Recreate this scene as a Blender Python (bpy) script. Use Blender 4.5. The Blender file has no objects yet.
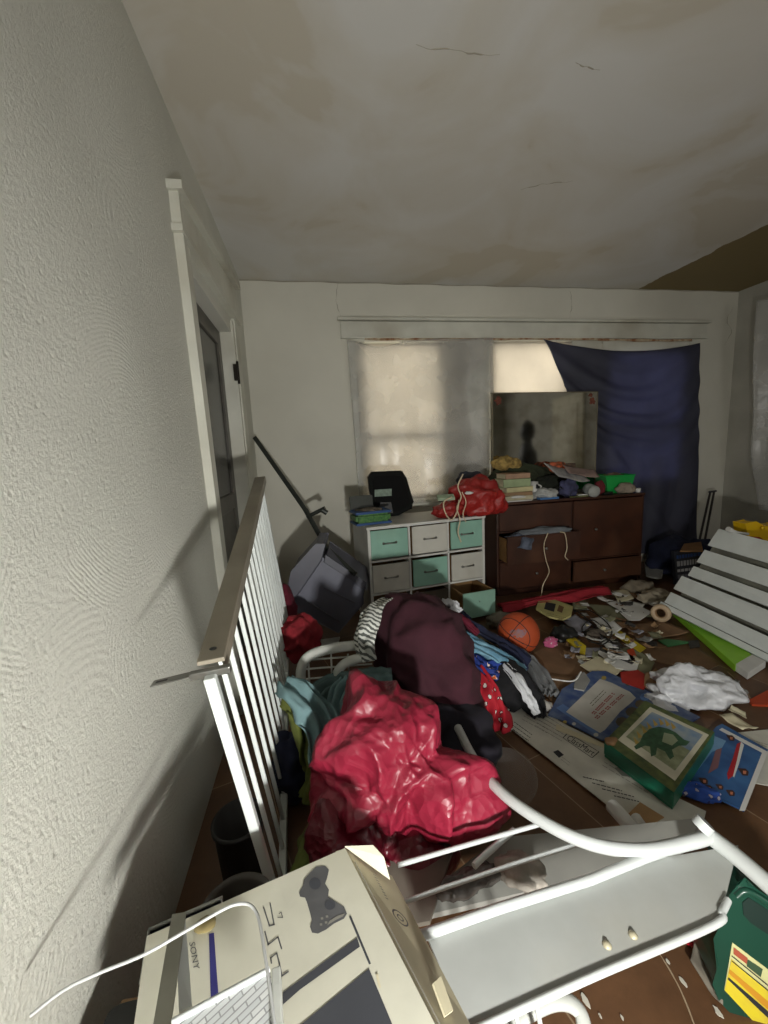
import bpy, bmesh, math, random
from mathutils import Vector, Matrix, noise, Euler
from mathutils.geometry import tessellate_polygon
random.seed(7)
PI = math.pi
col = bpy.context.scene.collection
# ------------------------------------------------------------------ camera model (768x1024)
M = Matrix(((0.9838187743165113, 0.0709576088955496, -0.16451637317356496),
            (-0.1730729489186406, 0.13894588856848614, -0.9750588671472711),
            (-0.04632897209050807, 0.9877545534138226, 0.14897841640753492)))
F, CX, CY = 400.0, 384.0, 512.0
CAM = Vector((0, 0, 1.22))
XL, XR, YF, YB, ZC = -0.46, 4.1, 3.42, -1.6, 2.57

def ray(px, py):
    return M @ Vector((px - CX, -(py - CY), -F))

def P(px, py, X=None, Y=None, Z=None, pl=None):
    """the point of a photo pixel on a plane x=X, y=Y, z=Z or plane (point, normal)"""
    r = ray(px, py)
    if X is not None: t = (X - CAM.x) / r.x
    elif Y is not None: t = (Y - CAM.y) / r.y
    elif Z is not None: t = (Z - CAM.z) / r.z
    else: t = (pl[0] - CAM).dot(pl[1]) / r.dot(pl[1])
    return CAM + r * t

# ------------------------------------------------------------------ materials
def lin(c):
    return tuple(((v / 255.0) / 12.92 if v / 255.0 <= .04045 else ((v / 255.0 + .055) / 1.055) ** 2.4) for v in c)

MATS = {}
def mat(name, c, rough=.6, metal=0.0, var=.12, vs=8.0, bump=0.0, bs=60.0, c2=None, spec=.5, trans=0.0, alpha=1.0,
        coat=0.0, voro=0.0, dirt=None, dirt_amt=0.0, crinkle=0.0, cs=14.0):
    """procedural surface: base colour broken up by noise, optional second colour, dirt patches and bump"""
    if name in MATS: return MATS[name]
    m = bpy.data.materials.new(name); m.use_nodes = True
    nt = m.node_tree; N = nt.nodes; L = nt.links
    b = N['Principled BSDF']
    tc = N.new('ShaderNodeTexCoord')
    base = lin(c); other = lin(c2) if c2 else tuple(v * (1 - var * 2) for v in base)
    n = N.new('ShaderNodeTexNoise'); n.inputs['Scale'].default_value = vs; n.inputs['Detail'].default_value = 6
    L.new(tc.outputs['Object'], n.inputs['Vector'])
    r = N.new('ShaderNodeValToRGB'); r.color_ramp.elements[0].position = .35; r.color_ramp.elements[1].position = .65
    r.color_ramp.elements[0].color = (*other, 1); r.color_ramp.elements[1].color = (*base, 1)
    L.new(n.outputs['Fac'], r.inputs['Fac'])
    out = r.outputs['Color']
    if dirt:
        n2 = N.new('ShaderNodeTexNoise'); n2.inputs['Scale'].default_value = vs * .45; n2.inputs['Detail'].default_value = 10
        L.new(tc.outputs['Object'], n2.inputs['Vector'])
        r2 = N.new('ShaderNodeValToRGB'); r2.color_ramp.elements[0].position = .5; r2.color_ramp.elements[1].position = .72
        r2.color_ramp.elements[1].color = (dirt_amt,) * 3 + (1,)
        L.new(n2.outputs['Fac'], r2.inputs['Fac'])
        mx = N.new('ShaderNodeMixRGB'); mx.inputs['Color2'].default_value = (*lin(dirt), 1)
        L.new(r2.outputs['Color'], mx.inputs['Fac']); L.new(out, mx.inputs['Color1']); out = mx.outputs['Color']
    L.new(out, b.inputs['Base Color'])
    b.inputs['Roughness'].default_value = rough; b.inputs['Metallic'].default_value = metal
    b.inputs['Specular IOR Level'].default_value = spec
    b.inputs['Coat Weight'].default_value = coat
    if trans: b.inputs['Transmission Weight'].default_value = trans
    if alpha < 1: b.inputs['Alpha'].default_value = alpha
    last = None
    if bump:
        n3 = N.new('ShaderNodeTexNoise'); n3.inputs['Scale'].default_value = bs; n3.inputs['Detail'].default_value = 4
        L.new(tc.outputs['Object'], n3.inputs['Vector'])
        bu = N.new('ShaderNodeBump'); bu.inputs['Strength'].default_value = bump; bu.inputs['Distance'].default_value = .01
        L.new(n3.outputs['Fac'], bu.inputs['Height']); last = bu
    if crinkle:
        nd = N.new('ShaderNodeTexNoise'); nd.inputs['Scale'].default_value = 5; L.new(tc.outputs['Object'], nd.inputs['Vector'])
        ad = N.new('ShaderNodeVectorMath'); ad.operation = 'MULTIPLY_ADD'; ad.inputs[1].default_value = (.12, .12, .12)
        L.new(nd.outputs['Color'], ad.inputs[0]); L.new(tc.outputs['Object'], ad.inputs[2])
        v = N.new('ShaderNodeTexVoronoi'); v.inputs['Scale'].default_value = cs; L.new(ad.outputs[0], v.inputs['Vector'])
        v2 = N.new('ShaderNodeTexVoronoi'); v2.inputs['Scale'].default_value = cs * 2.7; L.new(ad.outputs[0], v2.inputs['Vector'])
        sm = N.new('ShaderNodeMath'); sm.operation = 'MULTIPLY_ADD'; sm.inputs[1].default_value = .4
        L.new(v2.outputs['Distance'], sm.inputs[0]); L.new(v.outputs['Distance'], sm.inputs[2])
        bu = N.new('ShaderNodeBump'); bu.inputs['Strength'].default_value = crinkle; bu.inputs['Distance'].default_value = .02
        L.new(sm.outputs[0], bu.inputs['Height'])
        if last: L.new(last.outputs[0], bu.inputs['Normal'])
        last = bu
    if last: L.new(last.outputs[0], b.inputs['Normal'])
    MATS[name] = m
    return m

# ------------------------------------------------------------------ mesh builder
FONT = {}
def text_mesh(s):
    if s in FONT: return FONT[s]
    cu = bpy.data.curves.new('t', 'FONT'); cu.body = s; cu.resolution_u = 2
    o = bpy.data.objects.new('t', cu); col.objects.link(o)
    dg = bpy.context.evaluated_depsgraph_get()
    me = bpy.data.meshes.new_from_object(o.evaluated_get(dg))
    vs = [(v.co.x, v.co.y) for v in me.vertices]; fs = [tuple(p.vertices) for p in me.polygons]
    bpy.data.objects.remove(o); bpy.data.curves.remove(cu); bpy.data.meshes.remove(me)
    x0 = min(v[0] for v in vs); x1 = max(v[0] for v in vs); y0 = min(v[1] for v in vs); y1 = max(v[1] for v in vs)
    vs = [((x - x0) / (x1 - x0), (y - y0) / (y1 - y0)) for x, y in vs]
    FONT[s] = (vs, fs); return FONT[s]

def catmull(pts, n):
    pts = [Vector(p) for p in pts]
    if len(pts) < 3:
        return [pts[0].lerp(pts[-1], i / n) for i in range(n + 1)]
    out = []
    q = [pts[0] * 2 - pts[1]] + pts + [pts[-1] * 2 - pts[-2]]
    segs = len(pts) - 1
    for i in range(n + 1):
        t = i / n * segs; k = min(int(t), segs - 1); t -= k
        a, b, c, d = q[k], q[k + 1], q[k + 2], q[k + 3]
        out.append(.5 * ((2 * b) + (c - a) * t + (2 * a - 5 * b + 4 * c - d) * t * t + (3 * b - a - 3 * c + d) * t ** 3))
    return out

def rotm(rx=0, ry=0, rz=0):
    return Euler((math.radians(rx), math.radians(ry), math.radians(rz))).to_matrix()

class B:
    def __init__(s): s.v = []; s.f = []; s.m = []; s.s = []
    def add(s, vs, fs, m=0, smooth=False):
        k = len(s.v); s.v += [Vector(v) for v in vs]
        for f in fs: s.f.append(tuple(i + k for i in f)); s.m.append(m); s.s.append(smooth)
        return s
    def box(s, c, d, R=None, m=0, bev=0.0):
        bm = bmesh.new(); bmesh.ops.create_cube(bm, size=1)
        bmesh.ops.scale(bm, vec=d, verts=bm.verts)
        if bev: bmesh.ops.bevel(bm, geom=bm.edges, offset=min(bev, min(d) * .45), segments=2, affect='EDGES')
        R = R or Matrix.Identity(3); c = Vector(c)
        s.add([R @ v.co + c for v in bm.verts], [tuple(v.index for v in f.verts) for f in bm.faces], m)
        bm.free(); return s
    def hexa(s, bot, top, m=0):
        return s.add(list(bot) + list(top), [(3, 2, 1, 0), (4, 5, 6, 7), (0, 1, 5, 4), (1, 2, 6, 5), (2, 3, 7, 6), (3, 0, 4, 7)], m)
    def prism(s, pts, off, m=0):
        """polygon pts extruded by vector off"""
        pts = [Vector(p) for p in pts]; n = len(pts); off = Vector(off)
        tri = tessellate_polygon([pts])
        fs = [tuple(t) for t in tri] + [tuple(i + n for i in reversed(t)) for t in tri]
        fs += [(i, (i + 1) % n, (i + 1) % n + n, i + n) for i in range(n)]
        return s.add(pts + [p + off for p in pts], fs, m)
    def tube(s, path, r, m=0, seg=10, n=None, closed=False, flat=1.0):
        path = catmull(path, n) if n else [Vector(p) for p in path]
        K = len(path); up = None; rings = []
        for i, p in enumerate(path):
            t = (path[min(i + 1, K - 1)] - path[max(i - 1, 0)])
            if t.length < 1e-9: t = Vector((0, 0, 1))
            t.normalize()
            if up is None:
                up = Vector((0, 0, 1)) if abs(t.z) < .9 else Vector((1, 0, 0))
            a = up - t * up.dot(t)
            if a.length < 1e-6: a = t.orthogonal()
            a.normalize(); b = t.cross(a); up = a
            rr = r[min(i * len(r) // K, len(r) - 1)] if isinstance(r, (list, tuple)) else r
            rings.append([p + a * (rr * math.cos(2 * PI * k / seg) * flat) + b * (rr * math.sin(2 * PI * k / seg)) for k in range(seg)])
        vs = [v for R in rings for v in R]; fs = []
        for i in range(K - 1):
            for k in range(seg):
                fs.append((i * seg + k, i * seg + (k + 1) % seg, (i + 1) * seg + (k + 1) % seg, (i + 1) * seg + k))
        s.add(vs, fs, m, True)
        s.add(rings[0], [tuple(reversed(range(seg)))], m); s.add(rings[-1], [tuple(range(seg))], m)
        return s
    def lathe(s, c, prof, R=None, m=0, seg=28):
        R = R or Matrix.Identity(3); c = Vector(c); n = len(prof)
        vs = [R @ Vector((r * math.cos(2 * PI * k / seg), r * math.sin(2 * PI * k / seg), z)) + c for r, z in prof for k in range(seg)]
        fs = [(i * seg + k, i * seg + (k + 1) % seg, (i + 1) * seg + (k + 1) % seg, (i + 1) * seg + k) for i in range(n - 1) for k in range(seg)]
        return s.add(vs, fs, m, True)
    def grid(s, fn, nu, nv, m=0, smooth=True):
        vs = [fn(i / nu, j / nv) for j in range(nv + 1) for i in range(nu + 1)]
        fs = [(j * (nu + 1) + i, j * (nu + 1) + i + 1, (j + 1) * (nu + 1) + i + 1, (j + 1) * (nu + 1) + i) for j in range(nv) for i in range(nu)]
        return s.add(vs, fs, m, smooth)
    def ico(s, fn, sub=4, m=0, smooth=True):
        bm = bmesh.new(); bmesh.ops.create_icosphere(bm, subdivisions=sub, radius=1)
        s.add([fn(v.co.normalized()) for v in bm.verts], [tuple(v.index for v in f.verts) for f in bm.faces], m, smooth)
        bm.free(); return s
    def quadtext(s, q, txt, m=1, off=Vector((0, 0, .0006))):
        """q: bottom-left, bottom-right, top-right, top-left"""
        vs, fs = text_mesh(txt); q = [Vector(a) for a in q]
        return s.add([(q[0].lerp(q[1], u)).lerp(q[3].lerp(q[2], u), w) + off for u, w in vs], fs, m)
    def poly(s, pts, m=1, off=Vector((0, 0, .0006))):
        pts = [Vector(p) + off for p in pts]
        return s.add(pts, [tuple(t) for t in tessellate_polygon([pts])], m)
    def build(s, name, mats, parent=None, solid=0.0, sub=0, bevel=0.0):
        me = bpy.data.meshes.new(name)
        me.from_pydata([tuple(v) for v in s.v], [], s.f)
        for mm in (mats if isinstance(mats, (list, tuple)) else [mats]): me.materials.append(mm)
        for p, mi, sm in zip(me.polygons, s.m, s.s): p.material_index = mi; p.use_smooth = sm
        me.validate()
        if parent is not None:      # keep parts local to the parent's own place
            me.transform(Matrix.Translation(-parent_loc(parent)))
            o = bpy.data.objects.new(name, me); col.objects.link(o); o.parent = parent
        else:
            c = Vector((sum(v.x for v in s.v) / len(s.v), sum(v.y for v in s.v) / len(s.v), min(v.z for v in s.v)))
            me.transform(Matrix.Translation(-c)); o = bpy.data.objects.new(name, me); col.objects.link(o); o.location = c
        if bevel:
            d = o.modifiers.new('b', 'BEVEL'); d.width = bevel; d.segments = 2; d.limit_method = 'ANGLE'
        if solid:
            d = o.modifiers.new('s', 'SOLIDIFY'); d.thickness = solid; d.offset = 0
        if sub:
            d = o.modifiers.new('u', 'SUBSURF'); d.levels = sub; d.render_levels = sub
        return o

def parent_loc(o):
    l = Vector(o.location)
    while o.parent is not None:
        o = o.parent; l += Vector(o.location)
    return l

def tag(o, label, cat, group=None):
    o['label'] = label; o['category'] = cat
    if group: o['group'] = group
    return o
def thing(name, loc, label, cat, group=None):
    o = bpy.data.objects.new(name, None); col.objects.link(o); o.location = loc; o.empty_display_size = .05
    return tag(o, label, cat, group)
def struct(o): o['kind'] = 'structure'; return o

# ------------------------------------------------------------------ soft shapes
def fnoise(p, k=1.0): return noise.noise(Vector(p) * k)
def blob(c, r, rz=0, fold=.02, fr=7, st=(1, 1, 1), seed=0, sub=5, lump=.15, z0=None, crease=0.0, cf=9, sq=1.0, tilt=(0, 0), zfloor=None, b=None, m=0):
    """a crumpled closed heap: cloth folds run along the stretched axis, creases are plastic facets"""
    R = rotm(tilt[0], tilt[1], rz); c = Vector(c); b = b or B(); off = Vector((seed * 3.7, seed * 1.9, seed * 5.3))
    def fn(d):
        e = Vector([math.copysign(abs(x) ** sq, x) for x in d]); 
        lu = 1 + lump * noise.noise(d * 1.7 + off) * 2
        p = Vector((e.x * r[0], e.y * r[1], e.z * r[2])) * lu
        q = Vector((p.x * st[0], p.y * st[1], p.z * st[2])) * fr + off
        w = Vector((noise.noise(p * 4 + off), noise.noise(p * 4 - off), 0)) * .8
        f = (1 - 2.2 * abs(noise.noise(q + w))) + .45 * (1 - 2.2 * abs(noise.noise(q * 2.3 + w)))
        h = fold * f
        if crease:
            dd = noise.voronoi(p * cf + off + w)[0]; h -= crease * min(dd[1] - dd[0], .5)
            dd = noise.voronoi(p * cf * 2.4 + off)[0]; h -= crease * .35 * min(dd[1] - dd[0], .5)
        p = R @ (p + d * h) + c
        if z0 is not None and p.z < z0: p.z = z0 + .004 * (1 + noise.noise(p * 9))
        return p
    return b.ico(fn, sub, m)

def drape(path, w, fold=.012, k=3, sag=.3, seed=0, nu=60, nv=26, z0=.004, rough=.006, roll=0.0, b=None, m=0, side=None):
    """a strip of folded cloth laid along a path"""
    path = [Vector(p) for p in path]; b = b or B(); pts = catmull(path, nu)
    def fn(u, v):
        i = int(round(u * nu)); p = pts[i]; t = (pts[min(i + 1, nu)] - pts[max(i - 1, 0)]).normalized()
        sd = side if side is not None else t.cross(Vector((0, 0, 1)))
        sd = Vector(sd)
        if sd.length < 1e-4: sd = Vector((1, 0, 0))
        sd.normalize(); up = sd.cross(t)
        if up.z < 0: up = -up
        ww = w if not isinstance(w, (list, tuple)) else w[min(int(u * (len(w) - 1)), len(w) - 2)] * (1 - (u * (len(w) - 1)) % 1) + w[min(int(u * (len(w) - 1)) + 1, len(w) - 1)] * ((u * (len(w) - 1)) % 1) if u < 1 else w[-1]
        s_ = (v - .5) * 2; ph = noise.noise(Vector((u * 3 + seed, v * 1.5, seed)))
        h = fold * math.sin(k * PI * s_ + ph * 5 + seed) - sag * ww * s_ * s_ + rough * noise.noise(Vector((u * 9, v * 9, seed * 2.2)))
        edge = 1 + .10 * noise.noise(Vector((u * 5, s_ * 2, seed + 9)))
        q = p + sd * (s_ * ww * edge) + up * h
        if z0 is not None and q.z < z0: q.z = z0 + .003 * (1 + math.sin(q.x * 50 + q.y * 40))
        return q
    return b.grid(fn, nu, nv, m)

def sheet(q, thick=.001, curl=.004, seed=0, n=14, b=None, m=0):
    """paper from 4 corners bl br tr tl, slightly curled"""
    q = [Vector(a) for a in q]; b = b or B()
    def fn(u, v):
        p = q[0].lerp(q[1], u).lerp(q[3].lerp(q[2], u), v)
        return p + Vector((0, 0, curl * (1.0 + 1.4 * noise.noise(Vector((u * 2.2 + seed, v * 2.2, seed))) + 1.2 * abs(2 * u - 1) ** 3)))
    return b.grid(fn, n, n, m)

# ------------------------------------------------------------------ common materials
m_white = mat('white_enamel', (200, 205, 204), .32, var=.06, vs=5, dirt=(150, 145, 130), dirt_amt=.35, bump=.03)
m_white2 = mat('aged_white_enamel', (205, 208, 202), .4, var=.1, vs=9, dirt=(130, 120, 100), dirt_amt=.5, bump=.05)
m_trim = mat('painted_trim', (214, 214, 202), .45, var=.07, vs=4, dirt=(150, 140, 118), dirt_amt=.5, bump=.12, bs=35)
m_black = mat('black_plastic', (22, 23, 22), .45, var=.1)
m_dark = mat('dark_grey_plastic', (48, 49, 54), .5, var=.1)
m_cream = mat('cream_paper', (206, 198, 168), .8, var=.06, bump=.05)
m_wpaper = mat('white_paper', (212, 212, 208), .8, var=.05, bump=.05)
m_greyp = mat('grey_paper', (150, 150, 146), .8, var=.12)
m_card = mat('brown_cardboard', (150, 118, 84), .85, var=.1, vs=14)
m_ink = mat('black_ink', (34, 34, 38), .7, var=.05)
m_red = mat('red_ink', (190, 30, 30), .7, var=.05)
m_navy = mat('navy_ink', (34, 40, 96), .6, var=.05)
m_wire = mat('pale_wire', (205, 205, 200), .35, .2, var=.05)
m_steel = mat('scuffed_steel', (150, 150, 145), .35, .85, var=.15, vs=20)

# ------------------------------------------------------------------ room materials
def plaster(name, base, dark, arcs=1.0, grit=1.0):
    m = bpy.data.materials.new(name); m.use_nodes = True; nt = m.node_tree; N = nt.nodes; L = nt.links; b = N['Principled BSDF']
    g = N.new('ShaderNodeNewGeometry')
    nz = N.new('ShaderNodeTexNoise'); nz.inputs['Scale'].default_value = 1.3; nz.inputs['Detail'].default_value = 8
    L.new(g.outputs['Position'], nz.inputs['Vector'])
    r = N.new('ShaderNodeValToRGB'); r.color_ramp.elements[0].position = .3; r.color_ramp.elements[1].position = .7
    r.color_ramp.elements[0].color = (*lin(dark), 1); r.color_ramp.elements[1].color = (*lin(base), 1)
    L.new(nz.outputs['Fac'], r.inputs['Fac']); L.new(r.outputs['Color'], b.inputs['Base Color'])
    b.inputs['Roughness'].default_value = .75; b.inputs['Specular IOR Level'].default_value = .3
    # fans of trowel arcs: rings round scattered centres, each cell its own fan
    vo = N.new('ShaderNodeTexVoronoi'); vo.inputs['Scale'].default_value = 2.1; vo.inputs['Randomness'].default_value = .9
    L.new(g.outputs['Position'], vo.inputs['Vector'])
    w = N.new('ShaderNodeTexNoise'); w.inputs['Scale'].default_value = 9; L.new(g.outputs['Position'], w.inputs['Vector'])
    a = N.new('ShaderNodeMath'); a.operation = 'MULTIPLY_ADD'; a.inputs[1].default_value = 330; 
    L.new(vo.outputs['Distance'], a.inputs[0])
    w2 = N.new('ShaderNodeMath'); w2.operation = 'MULTIPLY'; w2.inputs[1].default_value = 9; L.new(w.outputs['Fac'], w2.inputs[0]); L.new(w2.outputs[0], a.inputs[2])
    si = N.new('ShaderNodeMath'); si.operation = 'SINE'; L.new(a.outputs[0], si.inputs[0])
    mk = N.new('ShaderNodeTexNoise'); mk.inputs['Scale'].default_value = 2.6; mk.inputs['Detail'].default_value = 3; L.new(g.outputs['Position'], mk.inputs['Vector'])
    mr = N.new('ShaderNodeMapRange'); mr.inputs['From Min'].default_value = .46; mr.inputs['From Max'].default_value = .6; L.new(mk.outputs['Fac'], mr.inputs['Value'])
    mu = N.new('ShaderNodeMath'); mu.operation = 'MULTIPLY'; L.new(si.outputs[0], mu.inputs[0]); L.new(mr.outputs[0], mu.inputs[1])
    b1 = N.new('ShaderNodeBump'); b1.inputs['Strength'].default_value = .25 * arcs; b1.inputs['Distance'].default_value = .0016; L.new(mu.outputs[0], b1.inputs['Height'])
    gr = N.new('ShaderNodeTexNoise'); gr.inputs['Scale'].default_value = 110; gr.inputs['Detail'].default_value = 6; gr.inputs['Roughness'].default_value = .7
    L.new(g.outputs['Position'], gr.inputs['Vector'])
    b2 = N.new('ShaderNodeBump'); b2.inputs['Strength'].default_value = .8 * grit; b2.inputs['Distance'].default_value = .006; L.new(gr.outputs['Fac'], b2.inputs['Height']); L.new(b1.outputs[0], b2.inputs['Normal'])
    pv = N.new('ShaderNodeTexVoronoi'); pv.inputs['Scale'].default_value = 34; L.new(g.outputs['Position'], pv.inputs['Vector'])
    pr = N.new('ShaderNodeMapRange'); pr.inputs['From Min'].default_value = .05; pr.inputs['From Max'].default_value = .22; L.new(pv.outputs['Distance'], pr.inputs['Value'])
    b3 = N.new('ShaderNodeBump'); b3.inputs['Strength'].default_value = .35 * grit; b3.inputs['Distance'].default_value = .004; L.new(pr.outputs[0], b3.inputs['Height']); L.new(b2.outputs[0], b3.inputs['Normal'])
    L.new(b3.outputs[0], b.inputs['Normal'])
    return m
m_left = plaster('trowelled_plaster', (216, 216, 206), (196, 196, 186))
m_wall = plaster('flat_wall_plaster', (214, 212, 200), (198, 196, 184), .1, .25)
m_rough = plaster('rough_back_plaster', (196, 194, 184), (150, 148, 138), 1.0, 1.2)

def ceiling_mat():
    m = bpy.data.materials.new('ceiling_paint'); m.use_nodes = True; nt = m.node_tree; N = nt.nodes; L = nt.links; b = N['Principled BSDF']
    g = N.new('ShaderNodeNewGeometry')
    nz = N.new('ShaderNodeTexNoise'); nz.inputs['Scale'].default_value = 1.5; nz.inputs['Detail'].default_value = 5; nz.inputs['Distortion'].default_value = .6
    L.new(g.outputs['Position'], nz.inputs['Vector'])
    r = N.new('ShaderNodeValToRGB'); e = r.color_ramp.elements
    e[0].position = .40; e[0].color = (*lin((194, 188, 174)), 1); e[1].position = .43; e[1].color = (*lin((200, 196, 186)), 1)
    x = r.color_ramp.elements.new(.6); x.color = (*lin((208, 207, 203)), 1)
    L.new(nz.outputs['Fac'], r.inputs['Fac'])
    # bare patch where the paint has come away by the far right corner: straight torn edge
    sp = N.new('ShaderNodeSeparateXYZ'); L.new(g.outputs['Position'], sp.inputs[0])
    a_, b_ = P(640, 288, Z=ZC), P(768, 224, Z=ZC)
    dx, dy = b_.x - a_.x, b_.y - a_.y
    def mad(inp, k, add):
        n = N.new('ShaderNodeMath'); n.operation = 'MULTIPLY_ADD'; n.inputs[1].default_value = k; L.new(inp, n.inputs[0])
        if isinstance(add, (int, float)): n.inputs[2].default_value = add
        else: L.new(add, n.inputs[2])
        return n.outputs[0]
    ln = math.hypot(dx, dy)
    s1 = mad(sp.outputs['X'], -dy / ln, (a_.x * dy - a_.y * dx) / ln)
    s2 = mad(sp.outputs['Y'], dx / ln, s1)
    n3 = N.new('ShaderNodeTexNoise'); n3.inputs['Scale'].default_value = 5; n3.inputs['Detail'].default_value = 8; L.new(g.outputs['Position'], n3.inputs['Vector'])
    s3 = mad(n3.outputs['Fac'], .12, s2)
    gt = N.new('ShaderNodeMath'); gt.operation = 'GREATER_THAN'; gt.inputs[1].default_value = .06; L.new(s3, gt.inputs[0])
    mx = N.new('ShaderNodeMixRGB'); mx.inputs['Color2'].default_value = (*lin((128, 112, 72)), 1)
    L.new(gt.outputs[0], mx.inputs['Fac']); L.new(r.outputs['Color'], mx.inputs['Color1'])
    # second small patch, top right
    L.new(mx.outputs['Color'], b.inputs['Base Color']); b.inputs['Roughness'].default_value = .7
    bp = N.new('ShaderNodeBump'); bp.inputs['Strength'].default_value = .25; bp.inputs['Distance'].default_value = .012; L.new(nz.outputs['Fac'], bp.inputs['Height']); bp.inputs['Strength'].default_value = .12
    n4 = N.new('ShaderNodeTexNoise'); n4.inputs['Scale'].default_value = 30; L.new(g.outputs['Position'], n4.inputs['Vector'])
    bq = N.new('ShaderNodeBump'); bq.inputs['Strength'].default_value = .1; bq.inputs['Distance'].default_value = .004; L.new(n4.outputs['Fac'], bq.inputs['Height']); L.new(bp.outputs[0], bq.inputs['Normal'])
    L.new(bq.outputs[0], b.inputs['Normal'])
    return m

def floor_mat():
    m = bpy.data.materials.new('brown_floor_boards'); m.use_nodes = True; nt = m.node_tree; N = nt.nodes; L = nt.links; b = N['Principled BSDF']
    g = N.new('ShaderNodeNewGeometry')
    mp = N.new('ShaderNodeMapping'); mp.inputs['Rotation'].default_value = (0, 0, math.radians(74)); mp.inputs['Location'].default_value = (.12, .31, 0)
    L.new(g.outputs['Position'], mp.inputs['Vector'])
    br = N.new('ShaderNodeTexBrick'); br.inputs['Scale'].default_value = 1; br.inputs['Brick Width'].default_value = .92; br.inputs['Row Height'].default_value = .46
    br.inputs['Mortar Size'].default_value = .0022; br.inputs['Color1'].default_value = (*lin((112, 82, 56)), 1); br.inputs['Color2'].default_value = (*lin((98, 70, 48)), 1); br.inputs['Mortar'].default_value = (*lin((150, 130, 105)), 1)
    L.new(mp.outputs[0], br.inputs['Vector'])
    n = N.new('ShaderNodeTexNoise'); n.inputs['Scale'].default_value = 6; n.inputs['Detail'].default_value = 10; n.inputs['Roughness'].default_value = .7; L.new(g.outputs['Position'], n.inputs['Vector'])
    r = N.new('ShaderNodeValToRGB'); r.color_ramp.elements[0].position = .3; r.color_ramp.elements[0].color = (.55, .52, .5, 1); r.color_ramp.elements[1].position = .75; r.color_ramp.elements[1].color = (1.25, 1.2, 1.15, 1)
    L.new(n.outputs['Fac'], r.inputs['Fac'])
    mx = N.new('ShaderNodeMixRGB'); mx.blend_type = 'MULTIPLY'; mx.inputs['Fac'].default_value = .8; L.new(br.outputs['Color'], mx.inputs['Color1']); L.new(r.outputs['Color'], mx.inputs['Color2'])
    L.new(mx.outputs['Color'], b.inputs['Base Color']); b.inputs['Roughness'].default_value = .45
    bp = N.new('ShaderNodeBump'); bp.inputs['Strength'].default_value = .15; bp.inputs['Distance'].default_value = .004; L.new(n.outputs['Fac'], bp.inputs['Height']); L.new(bp.outputs[0], b.inputs['Normal'])
    return m
m_ceil = ceiling_mat(); m_floor = floor_mat()

def thin_mat(name, c, tr=.5, rough=.6, var=.1, bs=25, bump=.2, alpha=0.0, c2=None, sc=6):
    """thin cloth / paper / film that lets light through; alpha = clear share"""
    m = bpy.data.materials.new(name); m.use_nodes = True; nt = m.node_tree; N = nt.nodes; L = nt.links
    N.remove(N['Principled BSDF']); out = N['Material Output']
    g = N.new('ShaderNodeNewGeometry'); n = N.new('ShaderNodeTexNoise'); n.inputs['Scale'].default_value = sc; n.inputs['Detail'].default_value = 6; L.new(g.outputs['Position'], n.inputs['Vector'])
    base = lin(c); o2 = lin(c2) if c2 else tuple(v * (1 - 2 * var) for v in base)
    r = N.new('ShaderNodeValToRGB'); r.color_ramp.elements[0].position = .35; r.color_ramp.elements[1].position = .65
    r.color_ramp.elements[0].color = (*o2, 1); r.color_ramp.elements[1].color = (*base, 1); L.new(n.outputs['Fac'], r.inputs['Fac'])
    d = N.new('ShaderNodeBsdfDiffuse'); t = N.new('ShaderNodeBsdfTranslucent'); gl = N.new('ShaderNodeBsdfGlossy'); gl.inputs['Roughness'].default_value = rough
    L.new(r.outputs['Color'], d.inputs['Color']); L.new(r.outputs['Color'], t.inputs['Color'])
    n2 = N.new('ShaderNodeTexNoise'); n2.inputs['Scale'].default_value = bs; n2.inputs['Detail'].default_value = 4; L.new(g.outputs['Position'], n2.inputs['Vector'])
    bp = N.new('ShaderNodeBump'); bp.inputs['Strength'].default_value = bump; bp.inputs['Distance'].default_value = .01; L.new(n2.outputs['Fac'], bp.inputs['Height'])
    for s in (d, gl, t): L.new(bp.outputs[0], s.inputs['Normal'])
    m1 = N.new('ShaderNodeMixShader'); m1.inputs['Fac'].default_value = tr; L.new(d.outputs[0], m1.inputs[1]); L.new(t.outputs[0], m1.inputs[2])
    m2 = N.new('ShaderNodeMixShader'); m2.inputs['Fac'].default_value = .05; L.new(m1.outputs[0], m2.inputs[1]); L.new(gl.outputs[0], m2.inputs[2])
    last = m2
    if alpha:
        tp = N.new('ShaderNodeBsdfTransparent'); m3 = N.new('ShaderNodeMixShader'); m3.inputs['Fac'].default_value = alpha
        L.new(m2.outputs[0], m3.inputs[1]); L.new(tp.outputs[0], m3.inputs[2]); last = m3
    L.new(last.outputs[0], out.inputs['Surface'])
    return m
m_blind = thin_mat('shade_paper', (226, 220, 208), .5, bs=16, bump=.5, sc=3, var=.05)
m_curt = thin_mat('navy_cotton', (88, 90, 112), .6, bs=120, bump=.1, sc=3, var=.1)
m_film = thin_mat('cloudy_plastic_film', (226, 226, 222), .3, .25, bs=10, bump=.4, alpha=.66)
m_filmd = thin_mat('clear_plastic_film', (200, 200, 196), .3, .15, bs=10, bump=.4, alpha=.86)
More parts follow.
